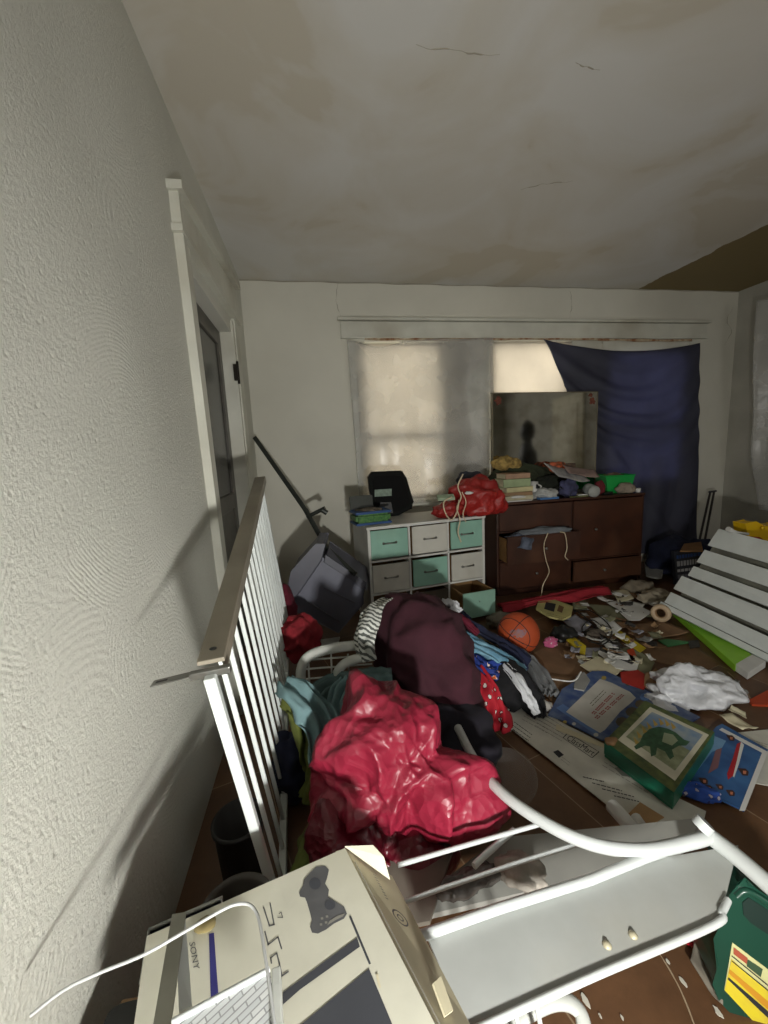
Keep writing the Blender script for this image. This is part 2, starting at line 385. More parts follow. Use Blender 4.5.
def glass_mat():
    m = bpy.data.materials.new('window_glass'); m.use_nodes = True; nt = m.node_tree; N = nt.nodes; L = nt.links; N.remove(N['Principled BSDF'])
    tp = N.new('ShaderNodeBsdfTransparent'); gl = N.new('ShaderNodeBsdfGlossy'); gl.inputs['Roughness'].default_value = .05
    nz = N.new('ShaderNodeTexNoise'); nz.inputs['Scale'].default_value = 3; r = N.new('ShaderNodeMapRange'); r.inputs['To Min'].default_value = .05; r.inputs['To Max'].default_value = .14
    L.new(nz.outputs['Fac'], r.inputs['Value'])
    mx = N.new('ShaderNodeMixShader'); L.new(r.outputs[0], mx.inputs['Fac']); L.new(tp.outputs[0], mx.inputs[1]); L.new(gl.outputs[0], mx.inputs[2]); L.new(mx.outputs[0], N['Material Output'].inputs['Surface'])
    return m
m_glass = glass_mat()

# ------------------------------------------------------------------ room shell
T = .14
struct(B().box(((XL + XR) / 2, (YF + YB) / 2, -.06), (XR - XL + .28, YF - YB + .28, .12)).build('floor', m_floor))
struct(B().box(((XL + XR) / 2, (YF + YB) / 2, ZC + .06), (XR - XL + .28, YF - YB + .28, .12)).build('ceiling', m_ceil))
def yz(b, x0, x1, y0, y1, z0, z1): b.box(((x0 + x1) / 2, (y0 + y1) / 2, (z0 + z1) / 2), (x1 - x0, y1 - y0, z1 - z0))
DY0, DY1, DZ = 1.98, 2.86, 2.02
b = B(); yz(b, XL - T, XL, YB - T, DY0, 0, ZC); yz(b, XL - T, XL, DY1, YF + T, 0, ZC); yz(b, XL - T, XL, DY0, DY1, DZ, ZC)
struct(b.build('wall_left', m_left))
WX0, WX1, WZ0, WZ1 = .36, 3.70, .78, 2.12
b = B(); yz(b, XL, WX0, YF, YF + T, 0, ZC); yz(b, WX1, XR, YF, YF + T, 0, ZC); yz(b, WX0, WX1, YF, YF + T, 0, WZ0); yz(b, WX0, WX1, YF, YF + T, WZ1, ZC)
struct(b.build('wall_far', m_wall))
b = B(); yz(b, XR, XR + T, YB - T, YF + T, 0, ZC); struct(b.build('wall_right', m_rough))
b = B(); yz(b, XL - T, XR + T, YB - T, YB, 0, ZC); struct(b.build('wall_back', m_rough))

# cracks in the ceiling and walls: thin raised flaking lines
def crack(pts, kw, w=.0028, name='trim_crack'):
    b = B(); q = [P(x, y, **kw) for x, y in pts]; n = Vector((0, 0, -1)) if 'Z' in kw else Vector((0, -1, 0))
    path = catmull(q, 24); path = [p + Vector((noise.noise(p * 22), noise.noise(p * 26 + Vector((3, 1, 2))), noise.noise(p * 30)) ) * .012 for p in path]
    for p in path:
        if 'Z' in kw: p.z = ZC - .001
        else: p.y = YF - .001
    b.tube(path, [w * .3, w * .7, w * .3, w * .8, w * .2], seg=5)
    return b
m_crack = mat('crack_edge', (168, 162, 146), .9)
for i, (pts, kw) in enumerate([([(418, 47), (445, 49), (470, 53), (498, 56)], dict(Z=ZC)), ([(520, 190), (545, 184), (572, 181)], dict(Z=ZC)),
                               ([(575, 63), (600, 68)], dict(Z=ZC)), ([(338, 279), (336, 300), (341, 318)], dict(Y=YF)),
                               ([(570, 291), (572, 303), (570, 318)], dict(Y=YF)), ([(733, 307), (727, 321), (731, 332), (724, 345)], dict(Y=YF))]):
    struct(crack(pts, kw).build('trim_%d' % (i + 10), m_crack))
# crease where far wall meets ceiling
b = B().tube(catmull([Vector((XL + (XR - XL) * i / 30, YF - .002, ZC - .004 + .004 * math.sin(i * 2.1))) for i in range(31)], 60), .004, seg=5)
struct(b.build('trim_9', m_crack))

# ------------------------------------------------------------------ door in left wall
def wallslab(px, x0, x1, m, name, mm=0):
    pts = [P(a, b_, X=x0) for a, b_ in px]
    for p in pts: p.z = max(p.z, 0)
    return B().prism(pts, (x1 - x0, 0, 0))
tr = .028
# casing (follows the out-of-true old frame)
b = B(); z0 = 0
def cas(y0t, y1t, y0b, y1b, zt, zb, x0, x1, b):
    b.prism([(x0, y0t, zt), (x0, y1t, zt), (x0, y1b, zb), (x0, y0b, zb)], (x1 - x0, 0, 0))
cas(1.76, 1.80, 1.86, 1.90, 2.09, 0, XL, XL + .035, b); cas(1.80, 1.90, 1.90, 2.0, 2.09, 0, XL, XL + .02, b)
struct(b.build('trim_1', m_trim, bevel=.004))
b = B(); cas(1.90, 1.935, 1.99, 2.02, 2.06, 0, XL - T, XL + .012, b); struct(b.build('trim_2', m_trim, bevel=.003))
b = B(); cas(2.82, 2.86, 2.84, 2.88, 2.09, 0, XL - T, XL + .014, b); cas(2.86, 3.0, 2.88, 3.02, 2.13, 0, XL, XL + .022, b); struct(b.build('trim_3', m_trim, bevel=.003))
b = B(); b.prism([(XL, 1.76, 2.10), (XL, 3.02, 2.14), (XL, 3.02, 2.36), (XL, 1.76, 2.235)], (.022, 0, 0))
struct(b.build('trim_4', m_trim, bevel=.003))
b = B(); b.prism([(XL, 1.735, 2.215), (XL, 3.03, 2.35), (XL, 3.03, 2.39), (XL, 1.735, 2.245)], (.055, 0, 0))
b.prism([(XL, 1.74, 2.075), (XL, 3.03, 2.12), (XL, 3.03, 2.145), (XL, 1.74, 2.10)], (.04, 0, 0))
b.prism([(XL, 1.755, 2.10), (XL, 1.785, 2.10), (XL, 1.785, 2.22), (XL, 1.755, 2.22)], (.035, 0, 0))
struct(b.build('trim_5', m_trim, bevel=.006))
m_door = mat('dark_stained_door', (92, 88, 80), .4, var=.25, vs=5, bump=.1, bs=25)
m_doorg = mat('dusty_door_glass', (70, 70, 66), .25, var=.3, vs=7)
b = B(); xd = XL - .07
for y0, y1, z0, z1 in ((DY0, 2.07, 0, DZ), (2.75, DY1, 0, DZ), (2.07, 2.75, 1.93, DZ), (2.07, 2.75, 0, .25), (2.07, 2.75, .9, 1.0)):
    yz(b, xd - .04, xd, y0, y1, z0, z1)
dr = struct(b.build('door_1', m_door, bevel=.003))
b = B(); yz(b, xd - .025, xd - .012, 2.06, 2.76, 1.0, 1.94); b.build('pane', m_doorg, dr)
b = B(); yz(b, xd - .028, xd - .01, 2.06, 2.76, .24, .91); b.build('panel', m_door, dr)
b = B(); yz(b, XL - .005, XL + .02, 2.80, 2.845, 1.72, 1.82); b.tube([(XL + .02, 2.82, 1.70), (XL + .02, 2.82, 1.84)], .008)
b.build('hinge', mat('dark_iron', (40, 36, 30), .5, .6), dr)

# added door on the right wall, put in to brighten the mirror's reflection
m_cdoor = mat('cream_door_paint', (196, 190, 166), .5, var=.06)
b = B(); yz(b, XR - .03, XR, .15, .95, 0, 2.05); d2 = struct(b.build('added_door', m_cdoor, bevel=.004))
for za, zc in ((.25, .9), (1.05, 1.9)):
    b = B(); yz(b, XR - .04, XR - .03, .27, .83, za, zc); b.build('panel', m_cdoor, d2, bevel=.006)
b = B().lathe((XR - .03, .22, 1.0), [(0, -.06), (.025, -.055), (.03, -.04), (.012, -.03), (.012, 0), (0, 0)], rotm(0, 90)); b.build('knob', m_steel, d2)

# ------------------------------------------------------------------ window
wins = [(.43, 1.14), (1.58, 2.33), (2.70, 3.56)]
for i, (x0, x1) in enumerate(wins):
    b = B(); f = .045; y0, y1 = YF + .03, YF + .08
    for a, c, d, e in ((x0 - .02, x0 + f, WZ0, WZ1), (x1 - f, x1 + .02, WZ0, WZ1), (x0, x1, WZ1 - f, WZ1), (x0, x1, WZ0, WZ0 + .07), (x0, x1, 1.315, 1.375)):
        b.box(((a + c) / 2, (y0 + y1) / 2, (d + e) / 2), (c - a, y1 - y0, e - d))
    w = struct(b.build('window_%d' % (i + 1), m_trim, bevel=.003))
    B().box(((x0 + x1) / 2, YF + .055, (WZ0 + WZ1) / 2), (x1 - x0 - .06, .004, WZ1 - WZ0 - .06)).build('pane', m_glass, w)
b = B()
for x0, x1 in ((WX0, .41), (1.16, 1.56), (2.35, 2.68), (3.58, WX1)):
    b.box(((x0 + x1) / 2, YF + .05, (WZ0 + WZ1) / 2), (x1 - x0, .12, WZ1 - WZ0))
b.box((3.12, YF + .02, 2.07), (1.12, .03, .14))
struct(b.build('trim_6', m_trim))
# head casing: long board with a thin cap, and sill
b = B(); b.box((2.02, YF - .012, 2.205), (3.46, .024, .13)); b.box((2.02, YF - .025, 2.285), (3.50, .05, .022)); b.box((2.02, YF - .02, 2.145), (3.46, .04, .016))
struct(b.build('trim_7', m_trim, bevel=.003))
b = B(); b.box((2.02, YF - .006, WZ0 - .03), (3.5, .012, .035)); struct(b.build('trim_8', m_trim, bevel=.003))
# torn brown strip along the head
b = B(); b.grid(lambda u, v: Vector((.48 + 3.1 * u, YF - .034 - .004 * math.sin(u * 60), 2.135 - .012 * u + (v - .5) * (.022 + .018 * noise.noise(Vector((u * 14, 0, 0)))) - .006 * math.sin(u * 9))), 120, 2)
tag(b.build('torn_tape_strip', mat('torn_brown_tape', (140, 96, 62), .8, var=.3, vs=20, c2=(190, 176, 150)), solid=.002), 'torn brown strip of tape stuck along the top of the window', 'tape')

# paper shades
def hang(x0, x1, zt, zb, y, amp, k, seed, n=(60, 50), top=None, left=None):
    b = B()
    def fn(u, v):
        z = zt + (zb - zt) * v; x = x0 + (x1 - x0) * u
        if top: z += top(u) * (1 - v)
        if left: x = left(v) + (x1 - left(v)) * u
        d = amp * (math.sin(k * 2 * PI * u + 1.5 * noise.noise(Vector((u * 2, v * 2, seed))) + seed) * .6 + noise.noise(Vector((u * 4, v * 3, seed))))
        return Vector((x, y - abs(amp) - d, z))
    return b.grid(fn, *n)
o = hang(.40, 1.56, 2.10, .80, YF - .006, .006, 1.2, 3).build('paper_blind', m_blind, solid=.001)
tag(o, 'backlit beige paper shade taped over the left window behind clear plastic', 'window shade')
o = hang(1.57, 2.66, 2.115, .80, YF - .006, .006, 1.1, 5).build('paper_blind', m_blind, solid=.001)
tag(o, 'backlit beige paper shade above the dresser mirror, between plastic film and navy curtain', 'window shade')
o = hang(.34, 1.575, 2.11, .76, YF - .045, .020, 3.2, 8, (90, 60), top=lambda u: -.05 * math.sin(PI * min(1, u * 2.2)) ** 2 * (u < .45) + .02 * u, left=lambda v: .33 + .03 * v).build('plastic_film', m_film, solid=.0008)
tag(o, 'cloudy plastic film hung loosely over the left window', 'plastic sheet')

# navy curtain: swagged folds from two corners
def curtain():
    b = B(); TL, TR = P(543, 339, Y=YF - .035), P(700, 343, Y=YF - .035)
    mid = P(600, 351, Y=YF - .035); BR = P(697, 548, Y=YF - .035); L1 = P(584, 420, Y=YF - .045); BL = P(584, 560, Y=YF - .035)
    def fn(u, v):
        top = TL.lerp(TR, u); top.z -= (TL.lerp(TR, .5).z - mid.z) * 4 * u * (1 - u) + .0
        lf = (TL * (1 - v) + L1 * v) if v < 1 else L1
        t = min(v / .45, 1)
        left = TL.lerp(L1, t ** .8) if v < .45 else L1.lerp(BL, (v - .45) / .55)
        right = TR.lerp(BR, v)
        p = left.lerp(right, u); z_top = top.z; p.z = z_top + (BR.z - z_top) * v
        sag = .9 * (4 * u * (1 - u)) * (.3 + .15 * u)
        ph = v * 1.9 - sag * .9
        f1 = math.sin(ph * 24 + 2 * noise.noise(Vector((u * 3, v * 3, 1)))) * math.exp(-((v - .28) / .22) ** 2) * .030 * (.3 + math.sin(PI * min(1, u * 1.1)))
        f2 = math.sin((u - .6) * 26 + v * 9 + 2 * noise.noise(Vector((u * 2, v * 2, 7)))) * .012 * min(1, max(0, v - .3) * 2.5)
        f3 = math.exp(-((u * .9 + .25 - v) / .05) ** 2) * .02 * (v > .2)
        return Vector((p.x, min(YF - .035 - f1 - f2 - f3, YF - .026), p.z))
    return b.grid(fn, 110, 110)
o = curtain().build('curtain', m_curt, solid=.0015)
tag(o, 'navy blue cloth curtain swagged across the right window', 'curtain')

# plastic film hanging at the right edge
b = B()
pts = [P(768, 330, X=XR - .12), P(768, 400, X=XR - .12)]
def fn(u, v):
    a = P(757 - 2 * math.sin(v * 5), 300 + 210 * v, Y=3.0); c = a + Vector((.35, -.2, 0))
    bul = .06 * math.exp(-((v - .75) / .15) ** 2)
    return a.lerp(c, u) + Vector((-bul * (1 - u), .02 * math.sin(u * 14 + v * 3), 0))
b.grid(fn, 30, 40)
tag(b.build('plastic_drape', m_film, solid=.001), 'milky plastic sheet hanging by the right wall at the edge of view', 'plastic sheet')

# ================================================================== furniture
def xf(b, MX):
    b.v = [MX @ v for v in b.v]; return b
def TR(loc, rx=0, ry=0, rz=0): return Matrix.Translation(Vector(loc)) @ rotm(rx, ry, rz).to_4x4()

# ---- nine-cube drawer organiser
OM = TR((.322, 2.62, 0), 0, 0, 8)
OW, OD, OH = .90, .42, .722
og = thing('cube_organiser', OM @ Vector((OW / 2, OD / 2, 0)), 'white cube organiser with mint and white drawers left of the brown dresser', 'drawer unit')
m_orgw = mat('white_laminate', (206, 206, 200), .5, var=.05, dirt=(150, 140, 120), dirt_amt=.35)
m_mint = mat('mint_board', (140, 184, 166), .6, var=.08, vs=6, dirt=(120, 130, 110), dirt_amt=.3)
m_dwh = mat('off_white_board', (198, 196, 186), .6, var=.08, vs=6, dirt=(140, 132, 112), dirt_amt=.4)
m_dcard = mat('drawer_cardboard', (146, 112, 70), .8, var=.12)
b = B(); t = .02
b.box((OW / 2, OD / 2, OH - t / 2), (OW + .01, OD + .01, t)); b.box((OW / 2, OD / 2, t / 2), (OW, OD, t))
for x in (t / 2, OW - t / 2): b.box((x, OD / 2, OH / 2), (t, OD, OH - 2 * t + .002))
for x in (OW / 3, 2 * OW / 3): b.box((x, OD / 2, OH / 2), (.014, OD, OH - 2 * t))
for z in (OH / 3 + .003, 2 * OH / 3 - .003): b.box((OW / 2, OD / 2, z), (OW - 2 * t, OD, .014))
b.box((OW / 2, OD - .004, OH / 2), (OW - 2 * t, .006, OH - 2 * t))
xf(b, OM).build('case', m_orgw, og, bevel=.002)
cw, ch = OW / 3, OH / 3
cols = [['m', 'w', 'm'], ['w', 'm', 'w'], ['d', 'd', 'm']]
for r in range(3):
    for c in range(3):
        if r == 2 and c == 2: pull = .17
        else: pull = .004 + .004 * ((r + c) % 2)
        x0, x1 = c * cw + .02, (c + 1) * cw - .012 - (.01 if c == 2 else 0); z1 = OH - r * ch - .028; z0 = OH - (r + 1) * ch + .016
        z0 = max(z0, .026)
        k = cols[r][c]; mm = {'m': m_mint, 'w': m_dwh, 'd': mat('dark_drawer_front', (74, 66, 54), .7)}[k]
        y = -pull
        b = B(); b.box(((x0 + x1) / 2, y + .006, (z0 + z1) / 2), (x1 - x0, .012, z1 - z0), bev=.003)
        d = xf(b, OM).build('drawer', mm, og)
        b = B(); dp = .30; zz = z1 - .006
        for xx in (x0 + .006, x1 - .006): b.box((xx, y + .012 + dp / 2, (z0 + zz) / 2), (.008, dp, zz - z0))
        b.box(((x0 + x1) / 2, y + .012 + dp, (z0 + zz) / 2), (x1 - x0 - .004, .008, zz - z0)); b.box(((x0 + x1) / 2, y + .012 + dp / 2, z0 + .004), (x1 - x0 - .004, dp, .006))
        xf(b, OM).build('drawer_box', m_dcard, d)
        xm = (x0 + x1) / 2; zh = (z0 + z1) / 2 + .005
        b = B()
        if r < 2:
            b.tube([(xm - .045, y, zh), (xm - .045, y - .016, zh), (xm + .045, y - .016, zh), (xm + .045, y, zh)], .0045, seg=8)
            b.lathe((xm - .045, y - .002, zh), [(0, .003), (.009, .003), (.009, 0), (0, 0)], rotm(90)); b.lathe((xm + .045, y - .002, zh), [(0, .003), (.009, .003), (.009, 0), (0, 0)], rotm(90))
            xf(b, OM).build('handle', m_steel, d)
        elif c == 2:
            b.lathe((xm, y - .001, zh + .02), [(0, .004), (.004, .004), (.004, 0), (0, 0)], rotm(90)); xf(b, OM).build('screw', m_steel, d)

# ---- brown dresser
DM = TR((1.405, 2.945, .0), 0, 0.0, 0)
DW, DD, DH = 1.335, .33, .775
m_dres = mat('dark_brown_veneer', (66, 36, 23), .42, var=.18, vs=4, c2=(50, 27, 18), bump=.04, bs=40, dirt=(110, 84, 62), dirt_amt=.2)
m_dres2 = mat('dark_brown_drawer_veneer', (74, 42, 27), .42, var=.18, vs=5, c2=(57, 32, 21), bump=.04, bs=40, dirt=(120, 92, 70), dirt_amt=.25)
m_rawwood = mat('raw_drawer_wood', (150, 112, 66), .7, var=.15, vs=9)
ds = thing('dresser', (2.07, 3.16, 0), 'wide dark brown wooden dresser under the mirror, with a drawer of clothes ajar', 'dresser')
b = B()
b.box((DW / 2, DD / 2, DH - .011), (DW + .012, DD + .01, .022)); b.box((.01, DD / 2, DH / 2), (.02, DD, DH - .04)); b.box((DW - .01, DD / 2, DH / 2), (.02, DD, DH - .04))
b.box((DW / 2, DD / 2, .05), (DW - .03, DD - .02, .02)); b.box((DW / 2, .02, .025), (DW - .04, .02, .05)); b.box((DW / 2, DD - .005, DH / 2), (DW - .02, .008, DH - .05)); b.box((.66, DD / 2, DH / 2), (.02, DD - .01, DH - .06))
for z in (.29, .53): b.box((.33, .03, z), (.64, .04, .014))
b.box((1.0, .03, .24), (.64, .04, .014))
xf(b, DM).build('carcass', m_dres, ds, bevel=.003)
def drawer(x0, x1, z0, z1, pull, knobx, name='drawer', boxed=False):
    b = B(); b.box(((x0 + x1) / 2, -pull - .001, (z0 + z1) / 2), (x1 - x0, .018, z1 - z0), bev=.004)
    d = xf(b, DM).build(name, m_dres2, ds)
    if boxed:
        b = B()
        for xx in (x0 + .02, x1 - .02): b.box((xx, -pull + .01 + .14, (z0 + z1) / 2 - .01), (.012, .28, z1 - z0 - .04))
        b.box(((x0 + x1) / 2, -pull + .15, z0 + .03), (x1 - x0 - .04, .28, .008)); xf(b, DM).build('drawer_box', m_rawwood, d)
    for kx in knobx:
        b = B(); b.lathe((kx, -pull - .01, (z0 + z1) / 2), [(0, .022), (.010, .020), (.012, .014), (.006, .008), (.006, 0), (0, 0)], rotm(90)); xf(b, DM).build('knob', m_steel, d)
drawer(.02, .645, .545, .745, 0, [])
drawer(.02, .645, .30, .525, .13, [.34], boxed=True)
drawer(.02, .645, .06, .285, .0, [.34])
drawer(.67, 1.315, .255, .745, 0, [.87], name='cabinet_door')
drawer(.67, 1.315, .06, .235, .02, [.95])

# clothes in the open drawer, cord out of it
m_denim = mat('faded_blue_cloth', (96, 104, 120), .9, var=.15, c2=(60, 66, 80), bump=.1)
m_greyc = mat('grey_blue_cloth', (120, 126, 132), .9, var=.15, bump=.1)
o = drape([P(512, 534, Y=2.9), P(520, 536, Y=2.83), P(518, 548, Y=2.80)], .10, fold=.012, k=2, sag=.2, seed=2, nu=20, nv=14).build('clothing', m_denim, solid=.004)
tag(o, 'faded blue cloth spilling over the left end of the dresser drawer', 'clothing')
o = blob(P(545, 531, Y=2.88) - Vector((0, 0, .01)), (.22, .05, .035), 0, .012, 14, (1, 2, 1), 4, sub=4).build('clothing', m_greyc)
tag(o, 'grey-blue bunched clothing filling the open dresser drawer', 'clothing')
m_cord = mat('cream_cord', (206, 190, 160), .7, var=.05)
pts = [(568, 534), (570, 548), (566, 560), (568, 562)]
b = B().tube([P(548, 533, Y=2.79), P(544, 545, Y=2.785), P(546, 560, Y=2.785), P(549, 572, Y=2.785), P(543, 585, Y=2.78), P(541, 598, Y=2.76), P(539, 608, Y=2.6)], .004, n=40, seg=6)
tag(b.build('cord', m_cord), 'long cream cord trailing from the dresser drawer to the floor', 'cord')
b = B().tube([P(560, 532, Y=2.80), P(565, 534, Y=2.785), P(567, 548, Y=2.785), P(565, 556, Y=2.785), P(568, 560, Y=2.785)], .004, n=24, seg=6)
tag(b.build('cord', m_cord), 'short cream cord hooked over the front of the dresser drawer', 'cord')

# ---- mirror on the dresser
mm = bpy.data.materials.new('aged_mirror'); mm.use_nodes = True; nt = mm.node_tree; b_ = nt.nodes['Principled BSDF']
b_.inputs['Metallic'].default_value = 1; b_.inputs['Roughness'].default_value = .06
n = nt.nodes.new('ShaderNodeTexNoise'); n.inputs['Scale'].default_value = 7; n.inputs['Detail'].default_value = 8; r = nt.nodes.new('ShaderNodeValToRGB')
r.color_ramp.elements[0].position = .3; r.color_ramp.elements[0].color = (.55, .54, .49, 1); r.color_ramp.elements[1].position = .55; r.color_ramp.elements[1].color = (.82, .82, .78, 1)
tc = nt.nodes.new('ShaderNodeTexCoord'); nt.links.new(tc.outputs['Object'], n.inputs['Vector']); nt.links.new(n.outputs['Fac'], r.inputs['Fac']); nt.links.new(r.outputs['Color'], b_.inputs['Base Color'])
mr = thing('mirror', (2.0, 3.32, .80), 'rectangular frameless mirror with worn corners standing on the brown dresser', 'mirror')
a1, a2 = P(490, 393, Y=3.30), P(594.5, 393, Y=3.30)
x0, x1, zt = a1.x, a2.x, (a1.z + a2.z) / 2
MW = x1 - x0; MH = zt - .80
MMx = TR(((x0 + x1) / 2, 3.262, .80), -.8, .6, 0)
xf(B().box((0, 0, MH / 2), (MW, .006, MH)), MMx).build('glass', mm, mr)
b = B(); e = .008
b.box((0, .002, MH), (MW + e, .016, e)); b.box((0, .002, .004), (MW + e, .016, e)); b.box((-MW / 2, .002, MH / 2), (e, .016, MH)); b.box((MW / 2, .002, MH / 2), (e, .016, MH)); b.box((0, .010, MH / 2), (MW, .006, MH))
xf(b, MMx).build('edge_strip', mat('dull_edge', (120, 112, 92), .6), mr)
rr = random.Random(3); m_res = mat('reddish_residue', (128, 70, 52), .8, var=.3, vs=40)
for cx, cz, s in ((-MW / 2 + .05, MH - .06, .035), (MW / 2 - .05, MH - .08, .03), (MW / 2 - .07, MH - .03, .018)):
    b = B(); ro = [.6 + .7 * rr.random() for _ in range(14)]
    b.prism([Vector((cx + s * ro[k] * math.cos(k * PI / 7), -.0036, cz + s * ro[k] * math.sin(k * PI / 7))) for k in range(14)], (0, -.0006, 0))
    xf(b, MMx).build('sticker_residue', m_res, mr)

# ---- dark oval stand-in for an unclear silhouette, added to show in the mirror
st = thing('mirror_silhouette', (3.55, .25, 0), 'dark oval silhouette on a stand, added to show only in the dresser mirror', 'stand-in shape')
B().tube([(3.55, .25, 0.0), (3.55, .25, 1.35)], .018).build('pole', m_dark, st)
blob((3.55, .25, 1.52), (.11, .11, .17), 0, .008, 8, seed=5, sub=4).build('hat', m_black, st)  # oval top of the added silhouette, its nature unclear
blob((3.55, .25, 1.02), (.13, .12, .36), 0, .02, 8, (1, 1, .3), seed=6, sub=4).build('coat', m_dark, st)  # body of the added silhouette
B().lathe((3.55, .25, 0), [(0, 0), (.2, 0), (.2, .02), (.03, .05), (0, .05)]).build('base', m_dark, st)

# ================================================================== on the dresser
DT = DH + .001
def slab(q, h, mats, name, label=None, cat=None, group=None, prints=None, bevel=.0, par=None):
    q = [Vector(a) for a in q]; b = B().hexa([p for p in q], [p + Vector((0, 0, h)) for p in q])
    if prints: prints(b)
    o = b.build(name, mats, par, bevel=bevel)
    if label: tag(o, label, cat, group)
    return o
def rect(c, w, d, rz, z=0):
    R = rotm(0, 0, rz); c = Vector((c[0], c[1], z))
    return [R @ Vector(v) + c for v in ((-w / 2, -d / 2, 0), (w / 2, -d / 2, 0), (w / 2, d / 2, 0), (-w / 2, d / 2, 0))]
books = [(.26, .20, .042, 2, (186, 178, 150), 'cream book at the bottom of the stack on the dresser'),
         (.25, .19, .030, -4, (150, 120, 86), 'tan book second from the bottom of the dresser stack'),
         (.24, .19, .040, 5, (204, 196, 150), 'pale yellow book in the middle of the dresser stack'),
         (.23, .18, .065, -2, (156, 172, 130), 'thick pale green book below the top of the dresser stack'),
         (.22, .16, .042, 3, (176, 142, 116), 'pinkish brown book on top of the dresser stack')]
z = DT
for i, (w, d, h, rz, c, lab) in enumerate(books):
    bx = thing('book', (1.60, 3.07, z), lab, 'book', 'books stacked on the dresser')
    mcov = mat('book_cover_%d' % i, c, .6, var=.12, vs=12)
    q = rect((1.60 + .006 * (i % 3), 3.07), w, d, rz, z)
    b = B()
    for zz in (0, h - .003): b.hexa([p + Vector((0, 0, zz)) for p in q], [p + Vector((0, 0, zz + .003)) for p in q])
    b.hexa([q[0], q[0] + (q[3] - q[0]) * .02, q[1] + (q[2] - q[1]) * .02, q[1]][::-1] if False else [q[0], q[1], q[1] + (q[2] - q[1]) * .02, q[0] + (q[3] - q[0]) * .02],
           [p + Vector((0, 0, h)) for p in [q[0], q[1], q[1] + (q[2] - q[1]) * .02, q[0] + (q[3] - q[0]) * .02]])
    b.build('cover', mcov, bx)
    qi = [q[0].lerp(q[2], .025), q[1].lerp(q[3], .025), q[2].lerp(q[0], .025), q[3].lerp(q[1], .025)]
    B().hexa([p + Vector((0, 0, .003)) for p in qi], [p + Vector((0, 0, h - .003)) for p in qi]).build('pages', m_cream, bx)
    z += h + .0005
zb = z
def simple(o, label, cat, group=None): return tag(o, label, cat, group)
m_olive = mat('dark_olive_cloth', (52, 58, 38), .95, var=.25, bump=.2, bs=30)
simple(blob((1.76, 3.18, DT + .13), (.30, .05, .15), 0, .018, 10, seed=3, sub=5, z0=DT).build('cloth_bundle', m_olive), 'dark olive cloth bundle piled against the foot of the mirror', 'cloth')
simple(blob((1.60, 3.17, DT + .30), (.12, .045, .045), 0, .014, 16, seed=9, sub=4, z0=DT).build('dried_flowers', mat('ochre_petals', (176, 148, 84), .9, var=.3, vs=30, bump=.4)), 'ochre dried flowers lying over the olive cloth by the mirror', 'flowers')
simple(blob((1.93, 3.10, DT + .09), (.12, .06, .09), 10, .016, 12, seed=13, sub=4, z0=DT).build('cloth_bundle', mat('black_green_cloth', (34, 40, 28), .95, var=.3, bump=.2)), 'small black-green cloth bundle in front of the mirror, right of the white mug', 'cloth')
# white mug with dark mark
mg = thing('mug', (1.775, 3.04, DT), 'white mug with a dark picture beside the book stack', 'mug')
c = Vector((1.775, 3.04, DT + .05)); RR = rotm(-8, 12, 30)
b = B(); b.lathe(c, [(0, 0), (.030, 0), (.036, .01), (.038, .09), (.034, .09), (.032, .012), (0, .01)], RR)
b.build('cup', m_wpaper, mg)
b = B(); b.tube([c + RR @ Vector((.037 * math.cos(-.9) + .0, .037 * math.sin(-.9), .07)), c + RR @ Vector((.062 * math.cos(-.9), .062 * math.sin(-.9), .05)), c + RR @ Vector((.037 * math.cos(-.9), .037 * math.sin(-.9), .02))], .006, n=12)
b.build('handle', m_wpaper, mg)
b = B(); b.add([c + RR @ Vector((.0388 * math.cos(a), .0388 * math.sin(a), z_)) for a in [-2.1 + .18 * i for i in range(5)] for z_ in (.03, .065)], [(2 * i, 2 * i + 2, 2 * i + 3, 2 * i + 1) for i in range(4)])
b.build('picture', m_ink, mg)
simple(blob((1.775, 3.04, DT + .022), (.05, .05, .03), 0, .01, 14, seed=17, sub=3, z0=DT).build('tissue', m_greyp), 'grey crumpled tissue under the white mug', 'tissue')
simple(blob((1.855, 3.00, DT + .04), (.10, .05, .045), -20, .012, 10, seed=21, sub=4, z0=DT, crease=.02).build('plastic_wrap', mat('grey_white_wrap', (176, 178, 176), .4, var=.1, crinkle=.4)), 'crumpled grey-white plastic wrap in the middle of the dresser top', 'wrapping')
simple(blob((2.08, 3.03, DT + .07), (.10, .05, .075), 20, .012, 12, seed=23, sub=4, z0=DT, crease=.01).build('cloth_bundle', mat('blue_purple_cloth', (74, 76, 110), .9, var=.3, vs=26)), 'blue-purple patterned cloth bundle on the dresser, left of the clear jar', 'cloth')
# orange-patterned bag and dark box by mirror
bgm = mat('orange_pattern', (196, 92, 50), .6, var=.1, vs=34, c2=(70, 52, 38))
simple(blob((2.06, 3.16, DT + .24), (.08, .03, .05), 0, .006, 14, seed=25, sub=4).build('snack_bag', bgm), 'small orange patterned bag propped against the mirror', 'bag')
o = slab(rect((2.04, 3.19), .14, .04, 4, DT), .19, mat('worn_dark_box', (60, 50, 42), .7), 'storage_box', 'dark box under the orange bag at the foot of the mirror', 'box', bevel=.002)
o = slab(rect((2.18, 3.185), .12, .05, -6, DT), .27, mat('brown_picture_box', (98, 76, 58), .7, var=.3, vs=25, c2=(52, 40, 34)), 'storage_box', 'brown dark-printed box right of the orange bag at the mirror', 'box', bevel=.002)
